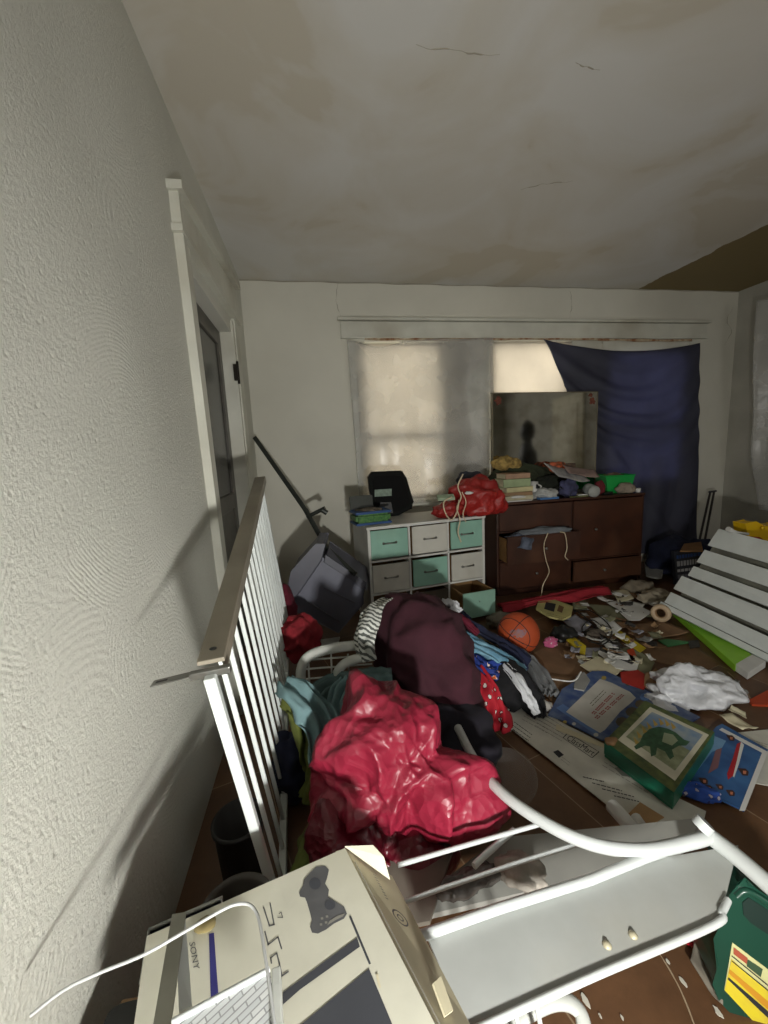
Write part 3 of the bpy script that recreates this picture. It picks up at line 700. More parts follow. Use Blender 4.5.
# slanting magazine, pale
b = B(); q = [(1.97, 2.99, DT + .16), (2.28, 3.02, DT + .10), (2.27, 3.14, DT + .18), (1.90, 3.10, DT + .27)]
sheet(q, curl=.008, seed=4, n=10, b=b)
simple(b.build('magazine', mat('glossy_grey_page', (170, 168, 164), .35, var=.2, vs=18, c2=(120, 120, 126)), solid=.006), 'grey glossy magazine slanting over the heap in front of the mirror', 'magazine')
b = B(); sheet([(2.10, 3.05, DT + .18), (2.40, 3.06, DT + .13), (2.40, 3.13, DT + .19), (2.09, 3.12, DT + .25)], curl=.006, seed=6, n=10, b=b)
simple(b.build('magazine', mat('pinkish_page', (150, 128, 120), .5, var=.2, vs=12), solid=.004), 'pinkish paper folder lying across the right of the mirror foot', 'magazine')
# clear jar lying on its side
jr = thing('jar', (2.27, 2.985, DT), 'clear round jar lying on its side near the green box', 'jar')
RJ = rotm(96, 0, -12); cj = Vector((2.27, 3.03, DT + .052))
B().lathe(cj, [(0, 0), (.045, 0), (.05, .006), (.05, .085), (.044, .095), (.044, .10)], RJ).build('body', mat('cloudy_clear_plastic', (196, 200, 198), .25, var=.05, alpha=.55), jr)
B().lathe(cj, [(0, .118), (.046, .116), (.048, .10), (.043, .096)], RJ).build('lid', mat('pale_lid', (170, 172, 168), .5), jr)
simple(blob((2.37, 3.02, DT + .05), (.04, .03, .06), 0, .008, 12, seed=27, sub=4, z0=DT).build('cloth_bundle', mat('dark_red_cloth', (104, 26, 34), .9)), 'dark red scrap of cloth between the jar and the green box', 'cloth')
# green box
gb = thing('storage_box', (2.575, 3.10, DT), 'bright green plastic box on the right end of the dresser', 'box')
m_gbox = mat('bright_green_plastic', (24, 158, 70), .4, var=.06)
q0 = rect((2.575, 3.10), .20, .15, -8, DT); q1 = rect((2.575, 3.10), .25, .175, -8, DT + .15); b = B(); qi = rect((2.575, 3.10), .237, .163, -8, DT + .15); qj = rect((2.575, 3.10), .19, .14, -8, DT + .006)
b.add(q0 + q1 + qi + qj, [(3, 2, 1, 0)] + [(i, (i + 1) % 4, (i + 1) % 4 + 4, i + 4) for i in range(4)] + [(i + 4, (i + 1) % 4 + 4, (i + 1) % 4 + 8, i + 8) for i in range(4)] + [(i + 8, (i + 1) % 4 + 8, (i + 1) % 4 + 12, i + 12) for i in range(4)] + [(12, 13, 14, 15)])
b.build('tub', m_gbox, gb)
b = B()
for i in range(4): b.tube([q1[i], q1[(i + 1) % 4]], .006)
b.build('rim', m_gbox, gb)
simple(blob((2.575, 3.10, DT + .125), (.09, .06, .035), 0, .01, 14, seed=31, sub=4).build('papers', mat('brownish_scraps', (130, 108, 90), .8, var=.3, vs=30)), 'brownish scraps heaped inside the bright green box', 'paper')
simple(blob((2.60, 2.995, DT + .035), (.085, .035, .045), 5, .012, 12, seed=33, sub=4, z0=DT, crease=.02).build('tissue', mat('tan_tissue', (150, 138, 122), .8, crinkle=.3)), 'tan crumpled tissue in front of the bright green box', 'tissue')
simple(B().lathe((2.71, 2.985, DT), [(0, 0), (.018, 0), (.024, .035), (.021, .035), (.016, .004), (0, .004)]).build('paper_cup', m_wpaper), 'tiny white cup at the right front corner of the dresser', 'cup')
# flat things along the front edge
simple(slab(rect((1.86, 2.965), .17, .05, 2, DT), .016, mat('blue_plastic', (76, 122, 178), .4), 'case', bevel=.002), 'light blue flat case along the front edge of the dresser', 'case')
simple(slab(rect((1.60, 2.962), .22, .03, 1, DT), .008, m_wpaper, 'envelope', bevel=.001), 'white envelope at the front edge below the dresser book stack', 'envelope')
b = B(); sheet([(2.03, 2.925, DT + .002), (2.20, 2.925, DT + .004), (2.22, 2.975, DT + .006), (2.06, 2.98, DT + .004)], curl=.002, n=8, b=b)
simple(b.build('leaflet', mat('yellow_green_leaflet', (176, 180, 120), .6, var=.3, vs=40, c2=(84, 96, 60)), solid=.002), 'yellow-green leaflet overhanging the middle of the dresser edge', 'leaflet')
simple(slab(rect((2.17, 2.97), .08, .03, -3, DT + .012), .008, m_wpaper, 'eraser', bevel=.002), 'small white block on the leaflet at the dresser edge', 'block')
simple(slab(rect((2.42, 2.99), .10, .04, 10, DT), .02, m_black, 'phone_case', bevel=.004), 'black flat case lying before the bright green box', 'case')
for i, (xa, ya, xb, yb, lab) in enumerate([(1.88, 2.99, 2.05, 3.0, 'thin dark cable looped in the middle of the dresser top'), (1.50, 2.99, 1.68, 2.985, 'white rolled tube against the dresser book stack')]):
    b = B().tube([(xa, ya, DT + .03), ((xa + xb) / 2, ya - .02, DT + (.09, .035)[i]), (xb, yb, DT + .03)], (.004, .011)[i], n=20)
    simple(b.build(('cable', 'paper_roll')[i], (m_black, m_wpaper)[i]), lab, ('cable', 'roll')[i])

# ================================================================== on the organiser
OT = OH + .001
YC = 3.01
cs = thing('carry_case', P(392, 507, Z=OT), 'black lidded carry case standing on the white organiser', 'case')
prof = [(368, 468), (372, 463), (402, 462), (406, 468), (413, 492), (411, 499), (398, 506), (384, 507), (374, 501), (369, 480)]
q = [P(x, y - 1, Y=YC) for x, y in prof]
dz = OT + .002 - min(p.z for p in q)
b = B().prism([p + Vector((0, 0, dz)) for p in q], (0, .06, 0)); b.build('shell', mat('black_case_plastic', (12, 15, 13), .75, var=.1, spec=.2), cs, bevel=.012)
q2 = [p.lerp(sum(q, Vector()) / len(q), .16) + Vector((0, -.006, dz)) for p in q]
B().prism(q2, (0, .012, 0)).build('front_panel', mat('case_front', (9, 10, 10), .8, spec=.2), cs, bevel=.006)
q = [P(x, y, Y=YC) for x, y in ((374, 486), (391, 485), (391, 478), (374, 479))]
B().prism([p + Vector((0, -.009, dz)) for p in q], (0, .004, 0)).build('label', mat('grey_green_sticker', (130, 150, 134), .6, var=.2, vs=40), cs)
q = [P(x, y, Y=YC) + Vector((0, -.012, dz)) for x, y in ((377, 502), (392, 502), (390, 492), (380, 492))]
B().prism(q, (0, .01, 0)).build('latch', m_black, cs, bevel=.003)
# tin
tn = thing('tin', (.36, 2.70, OT), 'green and blue patterned tin with its lid open on the organiser corner', 'tin')
MT = TR((.372, 2.80, OT), 0, 0, 10) @ Matrix.Scale(1.6, 4)
b = B().box((0, 0, .028), (.16, .11, .045), bev=.012); xf(b, MT).build('body', mat('green_pattern_tin', (84, 130, 60), .4, var=.2, vs=60, c2=(30, 90, 40)), tn)
for zz, s in ((.052, 0), (.004, 0)):
    b = B().box((0, 0, zz), (.166, .116, .010), bev=.004); xf(b, MT).build('rim', mat('blue_tin', (44, 84, 140), .4), tn)
b = B().box((-.02, .062, .085), (.11, .008, .065), rotm(-8), bev=.003); xf(b, MT).build('lid', mat('dark_tin_inside', (44, 48, 40), .45), tn)
simple(blob((.37, 2.79, OT + .094), (.09, .05, .012), 0, .006, 20, seed=3, sub=3).build('trinkets', mat('trinket_mix', (110, 100, 84), .6, var=.3, vs=60, c2=(50, 44, 40))), 'brown trinkets lying in the open tin', 'trinkets')
# red bag
m_rbag = mat('red_thin_plastic', (158, 36, 32), .45, var=.15, vs=6, crinkle=.3, cs=16)
b = blob((1.19, 2.80, OT + .12), (.22, .14, .15), 0, .012, 6, (1, 1, .5), 2, z0=OT + .001, crease=.05, cf=7, sub=5, tilt=(0, 14))
blob((.97, 2.78, OT + .05), (.15, .10, .06), 10, .012, 8, (1, 1, 1), 5, z0=OT + .001, crease=.05, cf=9, sub=4, b=b)
rb = thing('plastic_bag', (1.0, 2.8, OT), 'red plastic bag slumped on the right of the white organiser', 'bag')
b.build('sack', m_rbag, rb)
ps = [P(x, y, Y=2.64) for x, y in ((455, 476), (448, 487), (444, 500), (441, 508), (448, 516), (453, 528), (455, 540))]
B().tube([P(463, 474, Y=2.66), P(458, 486, Y=2.66), P(461, 497, Y=2.66), P(457, 508, Y=2.62), P(460, 520, Y=2.60), P(458, 532, Y=2.60), P(461, 542, Y=2.60)], .005, n=40, seg=6).build('drawstring', m_cord, rb)
B().tube([P(452, 497, Y=2.64), P(444, 502, Y=2.64), P(445, 512, Y=2.62), P(451, 520, Y=2.60), P(457, 512, Y=2.62), P(459, 500, Y=2.64)], .005, n=30, seg=6).build('drawstring', m_cord, rb)
B().tube([P(462, 492, Y=2.66), P(466, 502, Y=2.63), P(463, 514, Y=2.60), P(466, 522, Y=2.60)], .004, n=20, seg=6).build('drawstring', m_cord, rb)
blob(P(469, 493, Y=2.68), (.03, .01, .011), -10, .002, 10, seed=1, sub=2).build('tag', m_wpaper, rb)
simple(blob((1.20, 2.98, OT + .24), (.10, .05, .06), 0, .015, 10, seed=41, sub=4).build('clothing', mat('dark_slate_cloth', (54, 58, 72), .9, var=.2)), 'dark slate cloth poking up behind the red bag on the organiser', 'clothing')
simple(blob((1.25, 2.90, OT + .06), (.05, .05, .09), 0, .012, 10, seed=43, sub=4, z0=OT+.001).build('clothing', mat('dull_green_cloth', (62, 74, 60), .9, var=.2)), 'dull green cloth between the red bag and the dresser books', 'clothing')
o = slab([P(438, 501, Y=2.66), P(455, 500, Y=2.66), P(455, 500, Y=2.66) + Vector((0, .03, .02)), P(438, 501, Y=2.66) + Vector((0, .03, .02))], .02, mat('pale_green_card', (150, 168, 140), .6), 'card'); tag(o, 'pale green card lying on the front of the red organiser bag', 'card')

# ================================================================== left: guard rail leaning on the wall
m_rail = mat('rail_white', (216, 222, 220), .3, var=.05, dirt=(160, 156, 146), dirt_amt=.3)
m_railtop = mat('rail_cap_grey_beige', (150, 142, 126), .42, var=.12, vs=6, dirt=(110, 100, 86), dirt_amt=.4)
TN, TF = Vector((-.225, .75, .812)), Vector((-.272, 2.10, 1.105))
U = (TF - TN).normalized(); DN = Vector((.06, .19, -.9)).normalized(); DN = (DN - U * DN.dot(U)).normalized(); NN = U.cross(DN).normalized()
if NN.x < 0: NN = -NN
RL = (TF - TN).length; RH = .86
rl = thing('guard_rail', (TN + DN * RH + U * .02), 'long white slatted guard rail with a grey-beige cap leaning against the left wall', 'rail')
def obox(b, c, ax, dims, m=0):
    """box with axes ax (3 unit vectors) and full sizes dims"""
    h = [a * (d / 2) for a, d in zip(ax, dims)]
    bot = [c - h[0] - h[1] - h[2], c + h[0] - h[1] - h[2], c + h[0] + h[1] - h[2], c - h[0] + h[1] - h[2]]
    return b.hexa(bot, [p + h[2] * 2 for p in bot], m)
b = B(); obox(b, (TN + TF) / 2 - DN * .008 + U * .032, (U, NN, DN), (RL - .01, .052, .010)); obox(b, (TN + TF) / 2 + DN * .008 + NN * .023 + U * .032, (U, NN, DN), (RL - .01, .006, .026))
b.build('top_cap', m_railtop, rl, bevel=.002)
b = B(); obox(b, (TN + TF) / 2 + DN * (RH - .012), (U, NN, DN), (RL + .02, .022, .024)); b.build('bottom_bar', m_rail, rl, bevel=.002)
ns = 16
for i in range(ns + 1):
    t = .012 + (RL - .024) * i / ns
    wd = .020 if i in (0, ns) else .009
    b = B(); obox(b, TN + U * t + DN * (RH / 2), (U, NN, DN), (wd, .012 if i not in (0, ns) else .022, RH - .01))
    b.build('post' if i in (0, ns) else 'slat', m_rail, rl, bevel=.003)
b = B(); c = TN + U * .022 + DN * .004
obox(b, c + NN * .0 - U * -.0, (U, NN, DN), (.012, .075, .016)); b.build('end_bracket', m_steel, rl, bevel=.002)
b = B(); e = TN + U * .03 + DN * .006 - NN * .02; a = P(152, 684, Y=e.y)
d = (a - e); ln = d.length; d.normalize(); s_ = d.cross(Vector((0, 0, 1))).normalized(); up = s_.cross(d)
obox(b, (a + e) / 2, (d, s_, up), (ln, .022, .003)); obox(b, a + d * -.018, (d, s_, up), (.022, .008, .0036), 1); b.build('slotted_arm', [m_steel, m_black], rl, bevel=.001)
b = B(); b.lathe(TN + U * .07 - DN * .0135, [(0, .001), (.007, .001), (.007, 0), (0, 0)], rotm(0)); b.build('screw_hole', m_black, rl)
# post standing behind the far end
# ================================================================== dark buckets behind the rail
m_bk = mat('dark_bucket_plastic', (30, 28, 26), .6, var=.15)
c = P(238, 872, Z=.08); B().lathe((c.x, c.y + .06, .0), [(0, .004), (.055, .004), (.058, .01), (.068, .18), (.074, .18), (.074, .19), (.066, .19), (.055, .012), (0, .012)]).build('bucket', m_bk)
bpy.data.objects['bucket']['label'] = 'dark round bucket standing behind the guard rail by the left wall'; bpy.data.objects['bucket']['category'] = 'bucket'
c = P(235, 905, Z=.33)
o = B().lathe((c.x, c.y, .0), [(0, .0), (.06, .0), (.074, .30), (.08, .305), (.077, .315), (.068, .305), (.055, .02), (0, .02)], seg=36).build('bucket', mat('grey_brown_bucket', (66, 60, 54), .55, var=.12))
tag(o, 'grey-brown round tub behind the white box, nearer the camera than the dark bucket', 'bucket')

# ================================================================== foreground white box with printing
zt = .41
A, Bq, Cq, Dq = P(345, 848, Z=zt), P(147, 936, Z=zt), P(437, 1028, Z=zt), P(120, 1120, Z=zt)
A2, C2 = P(392, 876, Z=.345), P(470, 1024, Z=.345)
m_box = mat('cream_printed_card', (202, 200, 184), .6, var=.07, vs=7, dirt=(168, 158, 126), dirt_amt=.4, bump=.05, bs=20)
m_gink = mat('grey_print', (92, 92, 94), .5, var=.12, vs=18); m_gink2 = mat('dark_grey_print', (66, 68, 74), .5, var=.08); m_lgink = mat('light_grey_print', (134, 132, 124), .6)
m_binkb = mat('blue_print', (52, 50, 120), .5)
bx = thing('console_box', Vector((0, .5, .33)), 'large cream cardboard box with a grey game controller printed on top, front left', 'box')
def T(px, py, z=zt): return P(px, py, Z=z)
b = B()
low = [Bq + Vector((.01, -.01, -.07)), A + Vector((.02, -.01, -.075)), Cq + Vector((.02, 0, -.075)), Dq + Vector((.01, 0, -.07))]
b.add([Bq, A, Cq, Dq] + low, [(0, 3, 2, 1), (4, 5, 6, 7), (0, 1, 5, 4), (1, 2, 6, 5), (2, 3, 7, 6), (3, 0, 4, 7)])
def ink(pts, m, dz=.0008): b.poly([T(*p) for p in pts], m, Vector((0, 0, dz)))
ctrl = [(309, 874), (316, 867), (325, 866), (329, 870), (327, 879), (325, 884), (329, 890), (328, 897), (334, 901), (344, 907), (347, 914), (344, 919), (334, 924), (326, 930), (318, 934), (312, 933), (310, 927), (312, 921), (310, 913), (307, 903), (305, 898), (300, 897), (299, 893), (303, 886), (304, 880)]
ink(ctrl, 1)
ink([(327, 926), (335, 921), (343, 917), (345, 914), (338, 916), (330, 921)], 3, .0012)
for cx, cy in ((322, 919), (327, 917), (321, 925), (326, 923)): ink([(cx - 1.3, cy - 1), (cx + 1.2, cy - 1.2), (cx + 1.4, cy + 1), (cx - 1, cy + 1.2)], 3, .0012)
for cx, cy, r_ in ((315, 884, 6), (330, 905, 5.5)): ink([(cx + r_ * math.cos(k), cy + r_ * math.sin(k)) for k in [j * PI / 6 for j in range(12)]], 2, .0012)
ink([(357, 938), (360, 947), (300, 990), (282, 1006), (283, 993), (330, 958)], 2)
ink([(369, 969), (392, 1024), (400, 1050), (260, 1050), (300, 1026), (335, 997)], 2)
ink([(349, 917), (351, 916), (371, 964), (369, 965)], 2)
ink([(376, 975), (378, 974), (381, 988), (379, 989)], 4, .0012)
ink([(209, 934), (214, 933), (219, 1002), (211, 1004)], 5)
def stroke(pts, m, w=.0011, closed=False, dz=.0008):
    q = [T(*p) for p in pts]
    for i in range(len(q) - 1):
        d = (q[i + 1] - q[i]); 
        if d.length < 1e-6: continue
        d.normalize(); n_ = Vector((-d.y, d.x, 0)) * w
        b.poly([q[i] - n_ - d * w, q[i + 1] - n_ + d * w, q[i + 1] + n_ + d * w, q[i] + n_ - d * w], m, Vector((0, 0, dz)))
K = lambda x, y: (250 + x / 7.68, 880 + y / 7.68)
stroke([K(105, 215), K(150, 355), K(185, 345), K(155, 185)], 1); stroke([K(115, 400), K(140, 500), K(215, 440), K(242, 528)], 1)
stroke([K(165, 640), K(160, 600), K(205, 565), K(225, 640)], 1); stroke([K(225, 640), K(245, 740), K(292, 708)], 1); stroke([K(215, 290), K(250, 290), K(240, 250), K(225, 260)], 1, .0007)
b.quadtext([T(189, 943), T(194, 971), T(200, 969), T(195, 942)], 'SONY', 1, Vector((0, 0, .0009)))
# long printed outline of the inner panel
stroke([(355, 862), (448, 1040)], 3, .0007); 
b.build('body', [m_box, m_gink, m_gink2, m_lgink, m_cream, m_binkb], bx)
b = B(); b.hexa([C2, A2, A2 - Vector((.03, 0, .0)), C2 - Vector((.03, 0, .0))], [Cq + Vector((.0, 0, -.0015)), A + Vector((0, 0, -.0015)), A + Vector((-.02, 0, -.003)), Cq + Vector((-.02, 0, -.003))])
def on_side(u, v): return A.lerp(Cq, u).lerp(A2.lerp(C2, u), v) + Vector((.0012, .0003, .0010))
ring = lambda cu, cv, r1, r2, m: b.add([on_side(cu + r * .35 * math.cos(k), cv + r * math.sin(k)) for k in [j * PI / 8 for j in range(16)] for r in (r1, r2)], [(2 * j, 2 * ((j + 1) % 16), 2 * ((j + 1) % 16) + 1, 2 * j + 1) for j in range(16)], m)
ring(.42, .55, .16, .13, 1); ring(.42, .55, .07, .045, 1)
for k in range(9): 
    v0 = .34 + .0 * k; b.add([on_side(.12 + .022 * k, .42), on_side(.13 + .022 * k, .42), on_side(.13 + .022 * k, .48), on_side(.12 + .022 * k, .48)], [(0, 1, 2, 3)], 2)
m_boxs = mat('cream_card_side', (190, 182, 154), .7, var=.08, vs=7, dirt=(150, 138, 108), dirt_amt=.4)
b.build('side_flap', [m_boxs, m_gink, m_lgink], bx)
b = B(); q = [A + Vector((-.005, .003, .003)), P(373, 846, Z=.415), P(384, 858, Z=.405), P(390, 880, Z=.37)]
b.prism([A + Vector((0, 0, .002)), q[1], q[2], q[3]], (0, 0, .0025)); b.build('corner_flap', m_box, bx)
b = B(); b.prism([P(432, 985, Z=.40), P(440, 978, Z=.385), P(452, 1012, Z=.375), P(444, 1018, Z=.39)], (.002, 0, .003)); b.build('torn_flap', m_boxs, bx)

# brown carton under it, dark tray behind it
ct = thing('carton', (-.2, .42, 0), 'brown cardboard carton with a dark handle hole under the printed box', 'box')
q = rect((-.20, .40), .40, .42, -4, 0)
B().hexa(q, [p + Vector((0, 0, .325)) for p in q]).build('body', m_card, ct, bevel=.003)
c = P(128, 1015, Z=.327)
b = B(); b.poly([c + Vector((.035 * math.copysign(abs(math.cos(k)) ** .6, math.cos(k)), .018 * math.copysign(abs(math.sin(k)) ** .6, math.sin(k)), 0)) for k in [j * PI / 10 for j in range(20)]], 0, Vector((0, 0, .0005))); b.build('handle_hole', m_black, ct)
ty = thing('tray', P(180, 925, Z=.33), 'dark navy tray with a pale rim between the wall and the printed box', 'tray')
q = [P(145, 958, Z=.42), P(152, 927, Z=.42), P(214, 902, Z=.42), P(228, 930, Z=.42)]
q = [P(141, 985, Z=.40), P(149, 930, Z=.40), P(222, 898, Z=.40), P(222, 930, Z=.40)]
b = B(); ql = [p + Vector((0, 0, -.06)) for p in q]; cen = sum(ql, Vector()) / 4; ql = [p.lerp(cen, .12) for p in ql]
b.add(q + ql, [(4, 5, 6, 7)] + [(i, (i + 1) % 4, (i + 1) % 4 + 4, i + 4) for i in range(4)]); b.build('basin', mat('navy_black_plastic', (26, 28, 44), .45), ty, solid=.003)
b = B(); b.tube(q + [q[0]], .0035, seg=6); b.build('rim', mat('pale_grey_plastic', (150, 150, 146), .5), ty)
simple(blob(P(205, 925, Z=.414), (.014, .008, .004), 20, .004, 30, seed=3, sub=3).build('frayed_straw', mat('straw', (176, 160, 110), .9, var=.3)), 'frayed straw-coloured fibres by the blue stripe on the printed box', 'fibres')

# wire hoop, angle bar, woven white panel
zh = .505
wp = thing('woven_panel', P(230, 1010, Z=.48), 'white woven panel edge with an upright white strip, bottom left foreground', 'panel')
nt = None
mw = bpy.data.materials.new('white_weave'); mw.use_nodes = True; nt = mw.node_tree; bb = nt.nodes['Principled BSDF']; bb.inputs['Roughness'].default_value = .45
br = nt.nodes.new('ShaderNodeTexBrick'); br.inputs['Scale'].default_value = 1; br.inputs['Brick Width'].default_value = .03; br.inputs['Row Height'].default_value = .0075; br.inputs['Mortar Size'].default_value = .0009
br.inputs['Color1'].default_value = (*lin((226, 228, 228)), 1); br.inputs['Color2'].default_value = (*lin((206, 210, 212)), 1); br.inputs['Mortar'].default_value = (*lin((160, 162, 164)), 1)
mp = nt.nodes.new('ShaderNodeMapping'); mp.inputs['Rotation'].default_value = (0, 0, math.radians(-32)); tc = nt.nodes.new('ShaderNodeTexCoord')
nt.links.new(tc.outputs['Object'], mp.inputs['Vector']); nt.links.new(mp.outputs[0], br.inputs['Vector']); nt.links.new(br.outputs['Color'], bb.inputs['Base Color'])
bu = nt.nodes.new('ShaderNodeBump'); bu.inputs['Strength'].default_value = .4; bu.inputs['Distance'].default_value = .002; nt.links.new(br.outputs['Fac'], bu.inputs['Height']); bu.invert = True; nt.links.new(bu.outputs[0], bb.inputs['Normal'])
q = [P(150, 1120, Z=zh), P(290, 1120, Z=zh), P(270, 970, Z=zh), P(172, 1023, Z=zh)]
B().hexa([p - Vector((0, 0, .02)) for p in q], q).build('weave', mw, wp)
b = B(); d = (q[2] - q[3]).normalized(); b.tube([q[3] + Vector((0, 0, .001)), q[2] + Vector((0, 0, .001))], .004); b.build('edge_rod', m_white, wp)
a_, c_ = P(276, 969, Z=zh), P(281, 1120, Z=zh); d = (c_ - a_).normalized(); n_ = Vector((0, 0, 1)); s_ = d.cross(n_).normalized()
b = B(); obox(b, (a_ + c_) / 2 - n_ * .01, (d, s_, n_), ((c_ - a_).length, .012, .03)); b.build('side_strip', m_white2, wp, bevel=.002)
hp = [(30, 1016), (64, 990), (99, 973), (143, 955), (184, 932), (222, 910), (238, 904), (250, 905), (257, 914), (261, 930), (266, 962), (270, 990), (274, 1022), (278, 1060)]
o = B().tube([P(x, y, Z=zh + .012 + .02 * math.exp(-((x - 250) / 60.) ** 2)) for x, y in hp], .0023, n=90, seg=8).build('wire_hoop', mat('chalk_white_wire', (196, 198, 198), .4))
tag(o, 'bent pale wire hoop arching over the boxes in the bottom left', 'wire')
ab = thing('angle_bar', P(165, 980, Z=.5), 'grey metal angle bar with a white flange lying over the printed box', 'metal bar')
z1 = zh + .004
b = B(); q = [P(147, 1060, Z=z1), P(166, 1060, Z=z1), P(186, 912, Z=z1 - .05), P(172, 914, Z=z1 - .05)]; b.hexa([p - Vector((0, 0, .004)) for p in q], q); b.build('flat_face', mat('dull_grey_metal', (150, 148, 136), .45, .3, var=.1, vs=12), ab)
b = B(); q = [P(177, 960, Z=z1 - .035), P(185, 914, Z=z1 - .052), P(192, 1006, Z=z1 - .03), P(179, 1012, Z=z1 - .02)]
b.prism(q, (0, 0, -.003)); b.build('flange', m_white, ab)

# ================================================================== bed end lying flat in front
BZ = .285
bd = thing('bed_end', P(560, 900, Z=.2), 'white metal bed end with curved tube and wide flat panel lying in the foreground', 'bed frame')
def bt(pts, r, name, z=BZ, n=None, m=None, zz=None):
    b = B(); q = [P(x, y, Z=(zz[i] if zz else z)) for i, (x, y) in enumerate(pts)]
    b.tube(q, r, n=n, seg=14); return b.build(name, m or m_white, bd)
q = [P(425, 934, Z=BZ - .012), P(465, 1030, Z=BZ - .012), P(712, 928, Z=BZ - .012), P(722, 912, Z=BZ - .012), P(738, 848, Z=BZ - .012), P(655, 862, Z=BZ - .012)]
b = B(); b.prism(q, (0, 0, .008))
b.build('flat_panel', mat('grey_white_panel', (172, 175, 172), .42, var=.08, vs=6, dirt=(150, 144, 128), dirt_amt=.5), bd)
bt([(463, 1036), (590, 978), (712, 926), (722, 912), (728, 900)], .0065, 'panel_lip', BZ - .004, n=30)
bt([(415, 938), (500, 908), (590, 880), (645, 858), (668, 850)], .0095, 'cross_tube', BZ + .005)
arc = [(458, 728), (470, 752), (486, 776), (508, 798), (540, 820), (575, 838), (610, 848), (650, 850), (690, 842), (712, 836)]
bt(arc, .0145, 'arched_tube', BZ + .012, n=60, zz=[.24, .25, .27, .285, .295, .30, .30, .30, .30, .30])
bt([(699, 830), (712, 838), (738, 858), (768, 884), (800, 912)], .018, 'corner_post', BZ + .01, n=20)
bt([(398, 865), (470, 844), (544, 823), (566, 830)], .0055, 'thin_rod', .25)
bt([(402, 903), (440, 889), (520, 862), (590, 840)], .005, 'thin_rod', .262)
bt([(514, 830), (500, 842), (482, 858), (474, 866)], .0075, 'brace', .23, n=16)
for c in ((607, 945), (633, 935)):
    p = P(*c, Z=BZ - .004); b = B(); b.lathe(p, [(0, .005), (.004, .0045), (.0065, .002), (.0085, .0), (0, 0)], seg=20); b.build('bolt_head', mat('worn_bolt', (196, 188, 160), .35, .3), bd)
for i, x in enumerate((486, 502, 519, 540)):
    b = B(); p = P(x - 6, 1014 - 7 * i, Z=BZ - .02); p2 = p + Vector((.012, -.05, -.15)); b.tube([p, p2], .0045, seg=8); b.build('grille_rod', m_white, bd)
o = B().tube([P(470, 1050, Z=.14), P(530, 1010, Z=.14), P(560, 1000, Z=.14), P(580, 1012, Z=.13), P(586, 1040, Z=.12)], .016, n=30, flat=.6).build('metal_frame', m_white2)
tag(o, 'rounded white metal frame corner under the bed panel at the bottom edge', 'bed frame')
# boards and bits underneath
o = slab([P(395, 915, Z=.10), P(560, 890, Z=.10), P(705, 838, Z=.10), P(640, 798, Z=.10)][::1] if False else [P(385, 930, Z=.10), P(680, 860, Z=.10), P(702, 822, Z=.10), P(500, 842, Z=.10)], .015, mat('grey_board', (158, 158, 152), .5, var=.1, vs=5), 'board')
tag(o, 'flat grey-white board lying on the floor beneath the arched bed tube', 'board')
o = slab([P(330, 945, Z=.13), P(430, 925, Z=.13), P(470, 800, Z=.13), P(350, 830, Z=.13)], .012, mat('dusky_board', (112, 106, 96), .6, var=.15), 'board'); tag(o, 'dusky flat board under the pink bag next to the bed panel', 'board')
mg_ = mat('pale_torn_cloth', (176, 170, 160), .8, var=.2, vs=20)
simple(blob(P(522, 872, Z=.15), (.055, .03, .02), -35, .015, 18, (1, 3, 1), 51, sub=4, crease=.015).build('torn_wrapping', mg_), 'crumpled pale torn wrapping caught below the thin bed rods', 'wrapping')
simple(blob(P(470, 882, Z=.14), (.08, .02, .015), 8, .012, 18, (1, 3, 1), 53, sub=4, crease=.01).build('plastic_strip', mat('shiny_dark_film', (96, 92, 88), .25, crinkle=.5)), 'dark shiny strip of plastic on the board below the bed rods', 'wrapping')
# rolled tubes of newspaper
for i, (a, c, lab) in enumerate([((612, 806), (643, 840), 'longer rolled newspaper end poking out below the newspapers'), ((636, 818), (655, 846), 'short rolled newspaper end beside the corrugated scrap')]):
    pa, pc = P(*a, Z=.045), P(*c, Z=.06); b = B(); r_ = .022 - .006 * i
    b.tube([pa, pc], r_, seg=16)
    d = (pc - pa).normalized(); u_ = d.orthogonal().normalized(); v_ = d.cross(u_)
    tag(b.build('paper_roll', m_wpaper), lab, 'paper roll')
o = slab([P(628, 815, Z=.03), P(650, 826, Z=.03), P(664, 818, Z=.03), P(640, 803, Z=.03)], .004, mat('tan_card', (166, 132, 90), .8), 'cardboard_scrap'); tag(o, 'small tan cardboard scrap on the newspapers by the bed tube', 'cardboard')
B().tube([P(700, 828, Z=.315), P(706, 822, Z=.33)], .020, seg=16).build('tube_cap', m_white, bd)
# clear plastic lid on floor
c = P(503, 778, Z=.06)
o = B().lathe(c, [(0, .004), (.10, .004), (.112, .012), (.118, .004), (.114, 0), (0, 0)], rotm(8, -14, 0), seg=40).build('plastic_disc', m_filmd); tag(o, 'clear round plastic lid lying on the floor right of the pink bag', 'lid')

# ================================================================== green jug
jg = thing('jug', P(775, 985, Z=0), 'dark green plastic jug with a yellow label at the bottom right corner', 'jug')
m_jug = mat('dark_green_plastic', (28, 68, 54), .32, var=.08)
